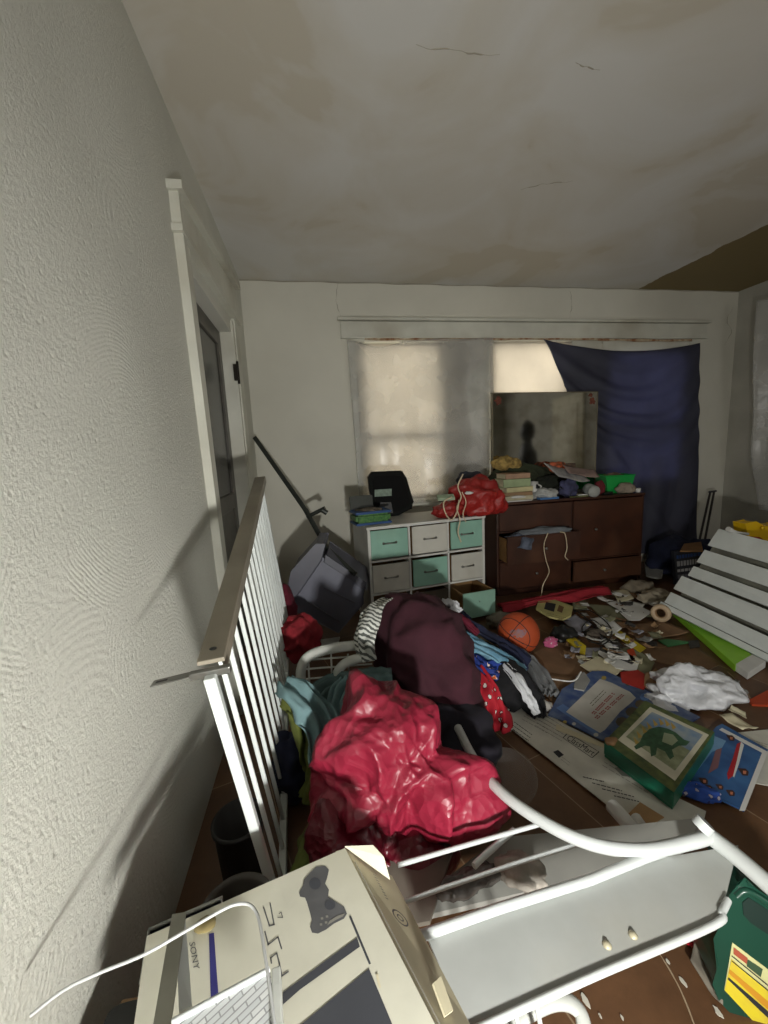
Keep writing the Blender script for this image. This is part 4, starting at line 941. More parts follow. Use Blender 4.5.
# local frame: front face seen from the camera; jug 0.19 wide, 0.27 tall, 0.11 deep
JO = P(722, 1000, Z=0.005)
def jp(px, py, dy=0.0):
    """point on the jug's front plane, which faces back-left to the camera"""
    n_ = Vector((-.42, -.88, .22)).normalized()
    p = P(px, py, pl=(P(722, 980, Z=.06), n_)); return p - n_ * dy
out = [(715, 965), (717, 940), (722, 915), (728, 892), (735, 883), (745, 881), (757, 888), (775, 899), (800, 916), (830, 940), (840, 1000), (830, 1080), (800, 1078), (770, 1055), (745, 1025), (722, 1000), (716, 985)]
b = B().prism([jp(*p) for p in out], -Vector((-.42, -.88, .22)).normalized() * .10)
hole = [(742, 902), (748, 897), (758, 903), (790, 925), (800, 940), (790, 950), (768, 934), (750, 922), (743, 914)]
b.build('body', m_jug, jg, bevel=.012)
n_ = Vector((-.42, -.88, .22)).normalized()
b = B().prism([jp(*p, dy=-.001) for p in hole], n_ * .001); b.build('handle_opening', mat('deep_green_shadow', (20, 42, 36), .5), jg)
b = B(); b.tube([jp(x, y, -.002) for x, y in ((736, 896), (745, 890), (760, 897), (785, 914), (805, 928))], .007, n=20); b.build('handle', m_jug, jg)
b = B()
lq = [(732, 942), (724, 989), (760, 1028), (800, 1070), (830, 1030), (790, 985), (768, 969)]
b.prism([jp(*p, dy=-.0005) for p in lq], n_ * .001)
def jpoly(pts, m, d=-.0022): b.poly([jp(*p, dy=d) for p in pts], m, Vector((0, 0, 0)))
jpoly([(731, 958), (724, 989), (760, 1028), (800, 1070), (826, 1036), (790, 1008), (760, 984)], 1)
jpoly([(729, 968), (728, 972), (760, 1002), (800, 1036), (805, 1032), (765, 998)], 4, -.0026); jpoly([(728, 976), (727, 978), (760, 1010), (795, 1042), (798, 1038), (763, 1006)], 2, -.0026)
jpoly([(733, 946), (733, 953), (746, 963), (747, 957)], 3, -.0026); jpoly([(747, 958), (746, 965), (760, 976), (762, 968)], 5, -.0026)
for k, yy in enumerate((0, 5)): jpoly([(731, 954 + yy), (731, 955.2 + yy), (768, 985.5 + yy), (800, 1010 + yy), (800, 1008.6 + yy), (768, 984 + yy)], 2, -.0028)
b.build('label', [mat('label_cream', (210, 208, 150), .5), mat('label_yellow', (214, 196, 40), .5, c2=(196, 170, 60), vs=20), m_ink, mat('label_red', (170, 84, 60), .5), mat('label_orange', (214, 150, 40), .5), mat('label_green', (60, 84, 60), .5)], jg)

# small litter near the jug
simple(slab([P(686, 944, Z=.004), P(697, 951, Z=.004), P(697, 937, Z=.004), P(688, 932, Z=.004)], .003, mat('bright_red_plastic', (176, 30, 44), .4), 'plastic_tag'), 'small red tag beside the jug on the brown floor', 'tag')
simple(B().tube([P(685, 936, Z=.012), P(694, 941, Z=.012)], .003).build('plastic_stick', mat('pink_plastic', (196, 70, 80), .4)), 'thin pinkish stick lying on the red tag', 'stick')
simple(B().tube([P(694, 941, Z=.014), P(703, 947, Z=.012)], .0055).build('plastic_tip', m_wpaper), 'white tip lying right of the red tag', 'cap')
b = B(); b.tube([P(720 + 6 * math.cos(k) - 1, 938 + 9 * math.sin(k), Z=.03) for k in [j * PI / 12 for j in range(6, 20)]], .003, seg=6)
simple(b.build('plastic_ring', m_wpaper), 'white ring half hidden behind the green jug', 'ring')
simple(sheet([P(690, 965, Z=.006), P(722, 1010, Z=.006), P(722, 925, Z=.006), P(698, 930, Z=.006)], curl=.006, seed=3, n=10).build('plaster_sheet', mat('greyish_card', (140, 132, 118), .8, var=.2), solid=.003), 'greyish torn card on the floor to the left of the jug', 'cardboard')
chips = [(585, 1000, .012, 'pale keyhole-shaped chip on the floor below the bed panel'), (652, 940, .008, 'small white chip hanging by the lip of the bed panel'), (643, 938, .006, 'tiny white chip at the lip of the bed panel'),
         (718, 1012, .009, 'oval white chip on the floor beside the foot of the jug'), (683, 982, .008, 'curled pale chip near the floor crack'), (668, 962, .005, 'small pale fleck beside the floor crack'), (622, 1018, .004, 'tiny pale crumb at the bottom edge of view'), (600, 1016, .004, 'tiny crumb right of the keyhole-shaped chip')]
for i, (x, y, s, lab) in enumerate(chips):
    rr = random.Random(i); p = P(x, y, Z=.002); b = B()
    pts = [p + Vector((s * (.6 + .6 * rr.random()) * math.cos(k) * (.6 if i != 0 else .45), s * (.8 + .6 * rr.random()) * math.sin(k), 0)) for k in [j * PI / 5 for j in range(10)]]
    b.prism(pts, (0, 0, .002)); simple(b.build('plaster_chip', mat('plaster_chip_white', (206, 202, 188), .8)), lab, 'chip')
b = B(); b.tube([P(x, y, Z=.001) for x, y in ((655, 948), (665, 962), (678, 985), (688, 1008), (696, 1030))], [.0012, .0022, .0016, .002, .0018], n=30, seg=5)
struct(b.build('trim_16', mat('crack_dust', (170, 150, 122), .9)))

# ================================================================== heap of bags and clothes in the middle
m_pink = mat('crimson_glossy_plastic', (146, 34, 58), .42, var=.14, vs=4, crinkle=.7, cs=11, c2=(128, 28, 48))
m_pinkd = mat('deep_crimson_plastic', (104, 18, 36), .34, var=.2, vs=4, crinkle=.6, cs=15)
def bagform(ctrl, seed, crease=.05, cf=6, fold=.015, sub=5):
    """one closed surface wrapped over a chain of overlapping lobes (centre, radii)"""
    cen = sum((Vector(c) * (r[0] * r[1]) for c, r in ctrl), Vector()) / sum(r[0] * r[1] for c, r in ctrl)
    off = Vector((seed * 2.1, seed * 4.3, seed * 1.7)); b = B()
    def fn(d):
        best = .05
        for c, r in ctrl:                       # furthest hit of ray cen + t d with the ellipsoid
            o = cen - Vector(c); a = sum((d[i] / r[i]) ** 2 for i in range(3)); h = sum(o[i] * d[i] / r[i] ** 2 for i in range(3)); k = sum((o[i] / r[i]) ** 2 for i in range(3)) - 1
            ds = h * h - a * k
            if ds > 0: best = max(best, (-h + math.sqrt(ds)) / a)
        p = cen + d * best
        w = Vector((noise.noise(p * 3 + off), noise.noise(p * 3 - off), noise.noise(p * 3.3))) * .7
        dd = noise.voronoi(p * cf + off + w)[0]; h = -crease * min(dd[1] - dd[0], .6)
        dd = noise.voronoi(p * cf * 2.6 + off + w)[0]; h -= crease * .35 * min(dd[1] - dd[0], .5)
        dd = noise.voronoi(p * cf * 6.5 + off + w * 2)[0]; h -= crease * .10 * min(dd[1] - dd[0], .5)
        h += fold * (1 - 2.4 * abs(noise.noise(p * 5 + off + w)))
        p = p + d * h
        if p.z < .02: p.z = .02 + .006 * noise.noise(p * 8)
        return p
    return b.ico(fn, sub)
bg = thing('plastic_bag', (.2, 1.05, .14), 'big shiny crimson plastic bag slumped in the middle of the heap', 'bag')
b = bagform([((.15, 1.08, .33), (.22, .17, .17)), ((.11, 1.15, .42), (.12, .12, .13)), ((.28, .98, .26), (.20, .13, .12)), ((.02, 1.03, .25), (.12, .12, .10)), ((.38, .93, .20), (.11, .08, .08))], 3, crease=.13, cf=2.6, fold=.014, sub=6)
b.build('sack', m_pink, bg)
b = drape([P(385, 676, Z=.50), P(415, 690, Z=.49), P(455, 740, Z=.41), P(484, 800, Z=.31), P(500, 830, Z=.25)], [.02, .03, .04, .04, .025], fold=.014, k=2.5, sag=.4, seed=5, z0=.1, rough=.012, nu=60, nv=20)
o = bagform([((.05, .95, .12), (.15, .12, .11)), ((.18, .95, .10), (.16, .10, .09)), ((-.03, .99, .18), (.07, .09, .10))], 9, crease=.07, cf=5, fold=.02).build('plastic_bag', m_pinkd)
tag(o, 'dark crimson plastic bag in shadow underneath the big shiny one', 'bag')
m_mar = mat('maroon_velvet_cloth', (62, 22, 35), .92, var=.15, vs=8, bump=.15, bs=80)
b = bagform([((.44, 1.66, .27), (.20, .24, .30)), ((.50, 1.50, .18), (.13, .15, .21)), ((.36, 1.74, .30), (.15, .18, .26)), ((.55, 1.42, .08), (.08, .11, .12))], 5, crease=.05, cf=3, fold=.03)
tag(b.build('blanket', m_mar), 'large maroon cloth blanket mounded behind the crimson bag', 'blanket')
m_zeb = bpy.data.materials.new('striped_cloth'); m_zeb.use_nodes = True; nt = m_zeb.node_tree; bb = nt.nodes['Principled BSDF']; bb.inputs['Roughness'].default_value = .85
wv = nt.nodes.new('ShaderNodeTexWave'); wv.inputs['Scale'].default_value = 20; wv.inputs['Distortion'].default_value = 4; wv.inputs['Detail'].default_value = 2; wv.inputs['Detail Scale'].default_value = 1.5; wv.bands_direction = 'DIAGONAL'
rr_ = nt.nodes.new('ShaderNodeValToRGB'); rr_.color_ramp.elements[0].position = .42; rr_.color_ramp.elements[0].color = (*lin((84, 88, 84)), 1); rr_.color_ramp.elements[1].position = .55; rr_.color_ramp.elements[1].color = (*lin((206, 208, 202)), 1)
tc = nt.nodes.new('ShaderNodeTexCoord'); nt.links.new(tc.outputs['Object'], wv.inputs['Vector']); nt.links.new(wv.outputs['Fac'], rr_.inputs['Fac']); nt.links.new(rr_.outputs['Color'], bb.inputs['Base Color'])
b = drape([P(386, 598, Y=1.75), P(373, 606, Y=1.66), P(365, 622, Y=1.6), P(363, 640, Y=1.56), P(366, 662, Y=1.54)], [.04, .055, .06, .055, .04], fold=.008, k=2, sag=.35, seed=2, z0=None, nu=40, nv=16, side=(.75, -.6, .3))
tag(b.build('clothing', m_zeb, solid=.004), 'grey and white striped cloth along the left edge of the maroon blanket', 'clothing')
def cl(path, w, m, lab, seed=1, fold=.014, k=3, sag=.3, cat='clothing', name='clothing', z0=.006, nu=50, nv=20, solid=.004, rough=.01, side=None):
    b = drape(path, w, fold=fold, k=k, sag=sag, seed=seed, z0=z0, nu=nu, nv=nv, rough=rough, side=side)
    return tag(b.build(name, m, solid=solid), lab, cat)
def pz(*a): return [P(x, y, Z=z) for x, y, z in a]
m_lblue = mat('light_blue_cloth', (128, 172, 192), .85, var=.1, vs=14, c2=(84, 130, 156), bump=.1)
m_blue = mat('royal_blue_cloth', (32, 62, 150), .85, var=.1, bump=.1)
m_blk = mat('black_cloth', (22, 22, 26), .92, var=.2, bump=.15)
m_nav = mat('navy_cloth', (26, 32, 60), .92, var=.2, bump=.15)
m_wcl = mat('white_cloth', (206, 208, 212), .8, var=.06, bump=.1)
m_gcl = mat('grey_cloth', (124, 126, 128), .85, var=.15, bump=.15)
m_rose = mat('deep_rose_cloth', (104, 20, 44), .9, var=.15)
def spot_mat(name, base, c2, c3, sc):
    m = bpy.data.materials.new(name); m.use_nodes = True; nt = m.node_tree; bb = nt.nodes['Principled BSDF']; bb.inputs['Roughness'].default_value = .85
    tc = nt.nodes.new('ShaderNodeTexCoord'); v = nt.nodes.new('ShaderNodeTexVoronoi'); v.inputs['Scale'].default_value = sc; nt.links.new(tc.outputs['Object'], v.inputs['Vector'])
    n = nt.nodes.new('ShaderNodeTexNoise'); n.inputs['Scale'].default_value = sc * 2; nt.links.new(tc.outputs['Object'], n.inputs['Vector'])
    ad = nt.nodes.new('ShaderNodeMath'); ad.operation = 'MULTIPLY_ADD'; ad.inputs[1].default_value = .5; nt.links.new(n.outputs['Fac'], ad.inputs[0]); nt.links.new(v.outputs['Distance'], ad.inputs[2])
    r = nt.nodes.new('ShaderNodeValToRGB'); r.color_ramp.interpolation = 'CONSTANT'; e = r.color_ramp.elements
    e[0].color = (*lin(c2), 1); e[1].position = .46; e[1].color = (*lin(c3), 1); x = e.new(.52); x.color = (*lin(base), 1)
    nt.links.new(ad.outputs[0], r.inputs['Fac']); nt.links.new(r.outputs['Color'], bb.inputs['Base Color']); return m
m_flor = spot_mat('red_floral_cloth', (170, 22, 40), (216, 212, 206), (60, 20, 30), 26)
m_oran = spot_mat('orange_print_cloth', (34, 56, 130), (224, 104, 36), (226, 200, 190), 16)
simple(blob((.78, 1.78, .06), (.24, .16, .11), -50, .025, 7, (1, 2, 1), 61, sub=5, z0=.006).build('clothing', m_blk), 'black clothing pile on the floor between the maroon blanket and the basketball', 'clothing')
cl(pz((448, 606, .36), (470, 622, .30), (500, 640, .18), (530, 662, .08)), .07, m_nav, 'navy cloth running down from the top of the blanket toward the basketball', 2, nu=60)
cl(pz((442, 602, .42), (452, 603, .41), (460, 612, .37)), [.03, .04, .03], m_wcl, 'small white cloth poking out at the top right of the maroon blanket', 4, nu=24, nv=12)
cl(pz((446, 612, .38), (462, 618, .35), (478, 634, .28)), [.03, .035, .02], m_rose, 'deep rose cloth just below the small white cloth on the blanket', 6, nu=24, nv=12)
cl(pz((450, 628, .30), (470, 640, .27), (500, 655, .19), (524, 670, .11)), [.05, .07, .07, .045], m_lblue, 'light blue shirt creased along the right side of the maroon blanket', 8, fold=.02, k=4)
cl(pz((468, 655, .23), (485, 660, .2), (505, 664, .16)), [.04, .05, .03], m_blue, 'royal blue cloth strip under the light blue shirt', 10, nu=30)
cl(pz((474, 658, .24), (486, 668, .215), (498, 676, .18)), [.03, .045, .03], m_oran, 'orange and blue printed cloth above the red floral cloth', 12, nu=30)
cl(pz((475, 668, .22), (487, 690, .18), (494, 712, .11), (493, 730, .04)), [.04, .065, .07, .06], m_flor, 'red floral cloth hanging down to the floor beside the blanket', 14, fold=.02)
cl(pz((500, 660, .17), (520, 678, .12), (532, 700, .05), (540, 716, .03)), [.05, .06, .06, .03], m_blk, 'black garment between the floral cloth and the white sleeve', 16)
cl(pz((505, 664, .185), (522, 684, .15), (532, 702, .09), (538, 714, .05)), [.018, .035, .03, .014], m_wcl, 'white sleeve stretched over the black garment toward the newspapers', 18, fold=.008, k=2)
cl(pz((505, 640, .09), (530, 660, .06), (548, 685, .03), (550, 695, .02)), [.03, .045, .05, .03], m_gcl, 'grey crumpled cloth on the floor just below the basketball', 20, fold=.012)
# behind, left side
m_redc = mat('dull_red_cloth', (150, 32, 44), .9, var=.18, vs=10, bump=.15)
simple(blob(P(299, 633, Y=2.0) - Vector((0, 0, .02)), (.10, .10, .10), 0, .018, 11, seed=65, sub=5, z0=.004, crease=.02).build('clothing', m_redc), 'dull red bunched cloth between the guard rail and the grey tote', 'clothing')
simple(blob(P(286, 600, Y=2.35) - Vector((0, 0, .05)), (.05, .08, .12), 0, .012, 9, seed=66, sub=4, z0=.004).build('clothing', m_rose), 'deep rose cloth in shadow behind the far end of the guard rail', 'clothing')
m_teal = mat('pale_teal_cloth', (116, 148, 152), .88, var=.12, vs=8, bump=.12)
m_oliv = mat('olive_green_cloth', (96, 104, 44), .9, var=.15, vs=9, bump=.12)
m_dteal = mat('grey_teal_cloth', (88, 112, 112), .88, var=.15, vs=8, bump=.12)
cl(pz((284, 682, .42), (298, 690, .42), (318, 715, .36), (330, 750, .28), (336, 790, .2)), [.04, .055, .06, .055, .05], m_teal, 'pale teal towel hanging down beside the guard rail', 22, fold=.018, k=3)
cl(pz((283, 700, .36), (296, 705, .35), (308, 730, .30), (314, 765, .22), (304, 800, .12)), [.02, .04, .045, .045, .05], m_oliv, 'olive green cloth falling below the pale teal towel', 24, fold=.014, k=3)
simple(blob(P(283, 765, Y=1.35) + Vector((.03, 0, 0)), (.05, .10, .10), 0, .02, 9, seed=67, sub=5, z0=.004).build('clothing', m_nav), 'navy cloth in the shade between the slats and the olive cloth', 'clothing')
cl(pz((312, 694, .30), (335, 682, .31), (365, 678, .33), (392, 676, .33)), [.05, .08, .10, .08], m_dteal, 'grey-teal cloth spread behind the top of the crimson bag', 26, fold=.018, k=3)
cl(pz((345, 680, .33), (333, 705, .33), (322, 735, .29), (318, 765, .24)), [.03, .045, .05, .04], m_teal, 'pale teal cloth wrinkled between the towel and the crimson bag', 28, fold=.02, k=3)
simple(blob((-.02, .98, .07), (.10, .16, .08), 0, .02, 9, seed=69, sub=5, z0=.004).build('clothing', m_oliv), 'dark olive cloth at the foot of the guard rail, behind the printed box', 'clothing')
simple(blob((.35, 1.35, .10), (.28, .16, .13), 0, .025, 7, seed=71, sub=5, z0=.004).build('clothing', mat('blackish_cloth', (26, 22, 34), .95, var=.2)), 'blackish clothing pile between the crimson bag and the maroon blanket', 'clothing')
# white wire rack with thick tube
wr = thing('wire_rack', P(335, 690, Z=.1), 'white wire rack with a thick bent tube behind the teal cloths', 'rack')
RX = 1.62
def wy(*a): return [P(x, y, Y=RX) for x, y in a]
B().tube(wy((306, 712), (302, 690), (301, 670), (308, 657), (325, 650), (350, 646), (374, 645)), .021, n=40, seg=14).build('outer_tube', m_white2, wr)
B().tube([P(x, y, Y=RX - .05) for x, y in ((334, 682), (340, 668), (352, 660), (374, 656))], .019, n=24, seg=14).build('inner_tube', m_white2, wr)
for (a, c) in (((306, 660), (372, 655)), ((306, 669), (372, 664)), ((306, 679), (360, 674)), ((306, 690), (350, 684))):
    B().tube(wy(a, c), .004, seg=8).build('wire', m_white2, wr)
for x in (308, 331, 348): B().tube(wy((x, 654), (x + 2, 696)), .004, seg=8).build('wire', m_white2, wr)
simple(slab([P(312, 650, Z=.004), P(338, 644, Z=.004), P(340, 638, Z=.004), P(314, 642, Z=.004)], .01, m_wpaper, 'paper_scrap'), 'white paper scrap lying behind the wire rack', 'paper')
# white strip post at rail foot
o = slab([P(288, 700, Y=1.9), P(296, 700, Y=1.9), P(294, 655, Y=1.9), P(284, 650, Y=1.9)], .01, mat('worn_grey_wood', (120, 114, 104), .7), 'wood_post') if False else None

# ================================================================== grey tote, pole
tt = thing('storage_tote', (.05, 2.55, 0), 'dark grey plastic tote tipped on edge with loose lid, by the far left corner', 'tote')
m_tote = mat('slate_grey_plastic', (108, 110, 124), .45, var=.08, vs=5)
m_tote2 = mat('slate_grey_plastic_lid', (92, 93, 104), .45, var=.08, vs=5)
Yt = 2.45
outq = [(322, 560), (365, 588), (362, 604), (338, 630), (292, 608), (300, 590)]
q = [P(x, y, Y=Yt) for x, y in outq]
for p in q: p.z = max(p.z, .01)
b = B(); n_ = Vector((.15, 1, .12)).normalized()
b.prism([p + Vector((0, .0, 0)) for p in q], n_ * .25); b.build('tub', m_tote, tt, bevel=.018)
qc = [P(x, y, Y=Yt - .012) for x, y in ((324, 562), (364, 588), (366, 583), (326, 556))]
for p in qc: p.z = max(p.z, .01)
B().prism(qc, n_ * .26).build('rim', m_tote2, tt, bevel=.004)
ql = [P(x, y, Y=Yt - .02) for x, y in ((287, 588), (292, 572), (316, 545), (324, 545), (322, 560), (300, 592), (290, 602))]
B().prism(ql, n_ * .22).build('lid', m_tote2, tt, bevel=.008)
for a, c in (((300, 586), (321, 560)), ((324, 588), (355, 603)), ((305, 600), (340, 622))):
    B().tube([P(*a, Y=Yt - .003), P(*c, Y=Yt - .003)], .005, seg=8).build('rib', m_tote2, tt)
pq = [P(255, 438, Y=3.30), P(300, 505, Y=2.95), P(325, 548, Y=2.62), P(356, 574, Y=2.40)]
pl_ = thing('pole', P(356, 574, Y=2.40), 'long dark square pole leaning from the tote to the far left corner', 'pole')
m_pole = mat('dark_green_grey_metal', (58, 62, 58), .4, .3)
pa, pb = P(255, 438, Y=3.32), P(357, 575, Y=2.42)
B().tube([pa, P(307, 512, Y=2.86)], .023, seg=4).build('shaft', m_pole, pl_, bevel=.002)
B().tube([P(305, 509, Y=2.88), P(327, 548, Y=2.62), P(355, 574, Y=2.42)], .021, seg=4).build('lower_shaft', m_pole, pl_)
pm = P(307, 517, Y=2.84); B().tube([pm, P(325, 508, Y=2.80)], .014, seg=8).build('side_handle', m_pole, pl_)
B().tube([P(322, 510, Y=2.80), P(327, 513, Y=2.80)], .018, seg=8).build('handle_end', m_pole, pl_)

# ================================================================== basketball
bb_ = thing('basketball', (1.12, 2.065, .002), 'orange basketball with black seams and a faded print on the floor', 'ball')
bc = Vector((1.122, 2.075, .122)); R0 = .12
b = B(); b.ico(lambda d: bc + d * R0, 5); b.build('skin', mat('orange_rubber', (182, 76, 36), .65, var=.08, bump=.25, bs=240), bb_)
RB = rotm(25, 15, 40)
def gc(fn, n=80): return [bc + RB @ fn(2 * PI * i / n) * (R0 + .0002) for i in range(n + 1)]
for fn in (lambda t: Vector((math.cos(t), math.sin(t), 0)), lambda t: Vector((math.cos(t), 0, math.sin(t)))):
    B().tube(gc(fn), .0022, seg=6).build('seam', m_ink, bb_)
for s in (1, -1):
    def fn(t, s=s):
        v = Vector((s * (.78 - .30 * math.cos(2 * t) * .8), math.cos(t) * .75, math.sin(t) * .95)); return v.normalized()
    B().tube(gc(fn), .0022, seg=6).build('seam', m_ink, bb_)
vd = (CAM - bc).normalized(); sx_ = vd.cross(Vector((0, 0, 1))).normalized() * -1; sy_ = vd.cross(sx_) * -1
if sy_.z < 0: sy_ = -sy_
b = B(); rr = random.Random(5)
def bp_(u, v): return bc + (vd + sx_ * (u) + sy_ * (v)).normalized() * (R0 + .0007)
sil = [(-.42, .0), (-.3, .14), (-.1, .10), (.0, .2), (.18, .14), (.3, .22), (.42, .1), (.34, -.06), (.2, -.2), (-.05, -.24), (-.3, -.18)]
cc = bp_(0, 0); pts = []
for u, v in sil: pts.append(bp_(u, v))
mids = [bp_(u * .5, v * .5) for u, v in sil]; n_s = len(sil)
b.add([cc] + mids + pts, [(0, 1 + i, 1 + (i + 1) % n_s) for i in range(n_s)] + [(1 + i, 1 + n_s + i, 1 + n_s + (i + 1) % n_s, 1 + (i + 1) % n_s) for i in range(n_s)], 0, True)
b.build('print', mat('faded_purple_print', (124, 96, 110), .6, var=.2, vs=60, c2=(150, 90, 70)), bb_)

# ================================================================== right: slatted white panel
lp = thing('slatted_panel', (2.4, 1.9, 0), 'white panel of five broad overlapping boards leaning at the right edge', 'panel')
O = P(665, 607, Z=.08); W = Vector((.009, -.997, -.069)).normalized(); TLp = P(712, 528, Z=.605)
Tt = (TLp - O); Tt = Tt - W * Tt.dot(W); Lt = Tt.length; Tt.normalize(); Nf = Tt.cross(W).normalized()
if Nf.x > 0: Nf = -Nf
m_slat = mat('grey_white_board_paint', (218, 224, 222), .4, var=.07, vs=5, dirt=(150, 150, 140), dirt_amt=.45)
WL = .80
def lpp(u, v, n=0): return O + W * u + Tt * v + Nf * n
def board(v0, v1, n0, u0=.0):
    # front board with its top edge rolled back into a shadow gap
    b = B(); b.hexa([lpp(u0, v0, n0 - .007), lpp(WL, v0, n0 - .007), lpp(WL, v0, n0 + .006), lpp(u0, v0, n0)], [lpp(u0, v1, n0 - .007), lpp(WL, v1, n0 - .007), lpp(WL, v1, n0 - .004), lpp(u0, v1, n0)])
    b.build('board', m_slat, lp, bevel=.004)
s = Lt + .01
board(.025, .107, .03); board(.135, .238, .03); board(.262, .335, -.01, .0); board(.368, .465, -.01, .0); board(.50, s, -.01, .0)
b = B(); b.hexa([lpp(-.01, -.015, -.06), lpp(WL + .01, -.015, -.06), lpp(WL + .01, -.015, .05), lpp(-.01, -.015, .05)], [lpp(-.01, .02, -.06), lpp(WL + .01, .02, -.06), lpp(WL + .01, .02, .05), lpp(-.01, .02, .05)])
b.build('bottom_rail', m_slat, lp, bevel=.004)
b = B(); b.hexa([lpp(0, 0, -.10), lpp(WL, 0, -.10), lpp(WL, 0, -.055), lpp(0, 0, -.055)], [lpp(0, s, -.10), lpp(WL, s, -.10), lpp(WL, s, -.055), lpp(0, s, -.055)]); b.build('shade_backing', mat('gap_shade_tone', (128, 128, 116), .6), lp)  # darker sheet behind the boards, gap shadow put into its colour
b = B(); b.hexa([lpp(WL, -.01, -.06), lpp(WL + .03, -.01, -.06), lpp(WL + .03, -.01, .06), lpp(WL, -.01, .06)], [lpp(WL, .3, -.06), lpp(WL + .03, .3, -.06), lpp(WL + .03, .3, .06), lpp(WL, .3, .06)]); b.build('end_stile', m_slat, lp, bevel=.003)
sb_ = thing('storage_box', (3.2, 2.1, 0), 'dark storage box hidden behind the slatted panel, under the yellow toy', 'box')
b = B(); b.box((3.22, 2.0, .205), (.40, .75, .41)); b.build('tub', mat('dark_brown_box', (60, 54, 50), .7), sb_, bevel=.01)
b = B(); b.box((3.22, 2.0, .418), (.42, .77, .016)); b.build('lid', mat('dark_brown_box', (60, 54, 50), .7), sb_, bevel=.004)
# things on and behind it
ty_ = thing('toy', P(755, 530, Y=2.2), 'bright yellow plastic toy with a red stripe on top of the slatted panel', 'toy')
m_yel = mat('yellow_plastic', (226, 184, 22), .4, var=.06)
def ypr(pts, Y, th, m, name, par): q = [P(x, y, Y=Y) for x, y in pts]; return B().prism(q, (0, th, 0)).build(name, m, par, bevel=.006)
ypr([(746, 524), (756, 522), (764, 526), (780, 525), (785, 547), (768, 547), (756, 544), (748, 543)], 2.2, .08, m_yel, 'body', ty_)
ypr([(748, 537), (759, 537), (767, 543), (760, 545), (748, 542)], 2.19, .05, mat('toy_red', (170, 52, 34), .4), 'stripe', ty_)
B().lathe(P(762, 528, Y=2.19), [(0, .012), (.012, .01), (.014, 0), (0, 0)], rotm(90)).build('knob', m_yel, ty_)
simple(B().tube([P(728, 529, Y=2.12), P(735, 532, Y=2.12), P(748, 534, Y=2.12)], [.016, .012, .008, .008], n=12).build('tube', m_wpaper), 'white tapered tube lying behind the top of the slatted panel', 'tube')
sf = thing('folding_frame', P(704, 545, Y=3.1), 'thin dark folding frame standing against the far wall right of the curtain', 'frame')
for a, c in (((714, 492), (704, 545)), ((710, 493), (698, 547))): B().tube([P(*a, Y=3.25), P(*c, Y=3.12)], .010, seg=6).build('rod', mat('dark_rod', (44, 38, 34), .5), sf)
B().tube([P(709, 492, Y=3.25), P(716, 491, Y=3.25)], .010, seg=6).build('hinge_top', m_dark, sf)
simple(blob((3.3, 3.05, .14), (.30, .2, .15), 0, .04, 5, seed=73, sub=4, z0=.004).build('clothing', m_nav), 'dark navy pile of clothing in the far right corner behind the magazines', 'clothing')
# lime box
lq = [P(673, 612, Z=.03), P(735, 667, Z=.03), P(752, 657, Z=.03), P(692, 610, Z=.03)]
lb_ = thing('long_box', lq[0], 'long lime green box with a white end lying below the slatted panel', 'box')
b = B().hexa([p + Vector((0, 0, -.026)) for p in lq], [p + Vector((0, 0, .012)) for p in lq]); b.build('sleeve', mat('lime_green_card', (142, 200, 52), .5, var=.06), lb_, bevel=.002)
q2 = [P(735, 666, Z=.03), P(748, 675, Z=.03), P(766, 663, Z=.03), P(752, 656, Z=.03)]
B().hexa([p + Vector((0, 0, -.026)) for p in q2], [p + Vector((0, 0, .012)) for p in q2]).build('end_cap', m_wpaper, lb_, bevel=.002)
B().prism([p + Vector((0, 0, .0405)) - Vector((0, 0, .0275)) for p in [lq[0].lerp(lq[1], .25).lerp(lq[3].lerp(lq[2], .25), .35), lq[0].lerp(lq[1], .45).lerp(lq[3].lerp(lq[2], .45), .35), lq[0].lerp(lq[1], .45).lerp(lq[3].lerp(lq[2], .45), .75), lq[0].lerp(lq[1], .25).lerp(lq[3].lerp(lq[2], .25), .75)]], (0, 0, .001)).build('sticker', mat('grey_sticker', (150, 160, 150), .5), lb_)
# tape roll
tp = thing('tape_roll', P(661, 625, Z=0), 'beige roll of tape standing by the lower corner of the slatted panel', 'tape')
c = P(661, 613, Z=.07); Rt = (CAM + Vector((-.9, 0, -.4)) - c).to_track_quat('Z', 'Y').to_matrix()
B().lathe(c, [(.030, -.022), (.056, -.022), (.058, 0), (.056, .022), (.030, .022), (.030, -.022)], Rt).build('tape', mat('beige_tape', (188, 164, 134), .5, var=.08), tp)
B().lathe(c, [(.028, -.023), (.0305, -.023), (.0305, .023), (.028, .023), (.028, -.023)], Rt).build('core', m_card, tp)

# ================================================================== papers and boards on the floor
def flat(px, z, h, m, name, lab, cat, prints=None, mats=None, curl=0, group=None, bev=0):
    q = [P(x, y, Z=z) for x, y in px]; b = B()
    b.prism(q, (0, 0, h))
    if prints: prints(b, z + h)
    o = b.build(name, mats or m, bevel=bev); return tag(o, lab, cat, group)
def pk(b, z, pts, m, d=.0007): b.poly([P(x, y, Z=z) for x, y in pts], m, Vector((0, 0, d)))
def line(b, z, a, c, w, m, d=.0009):
    a, c = P(*a, Z=z), P(*c, Z=z); t = (c - a).normalized(); n = Vector((-t.y, t.x, 0)) * w
    b.poly([a - n, c - n, c + n, a + n], m, Vector((0, 0, d)))
def lerp2(a, c, t): return (a[0] + (c[0] - a[0]) * t, a[1] + (c[1] - a[1]) * t)
m_news = mat('newsprint', (206, 204, 192), .85, var=.1, vs=9, bump=.06)
m_nink = mat('news_grey_type', (140, 138, 130), .85)
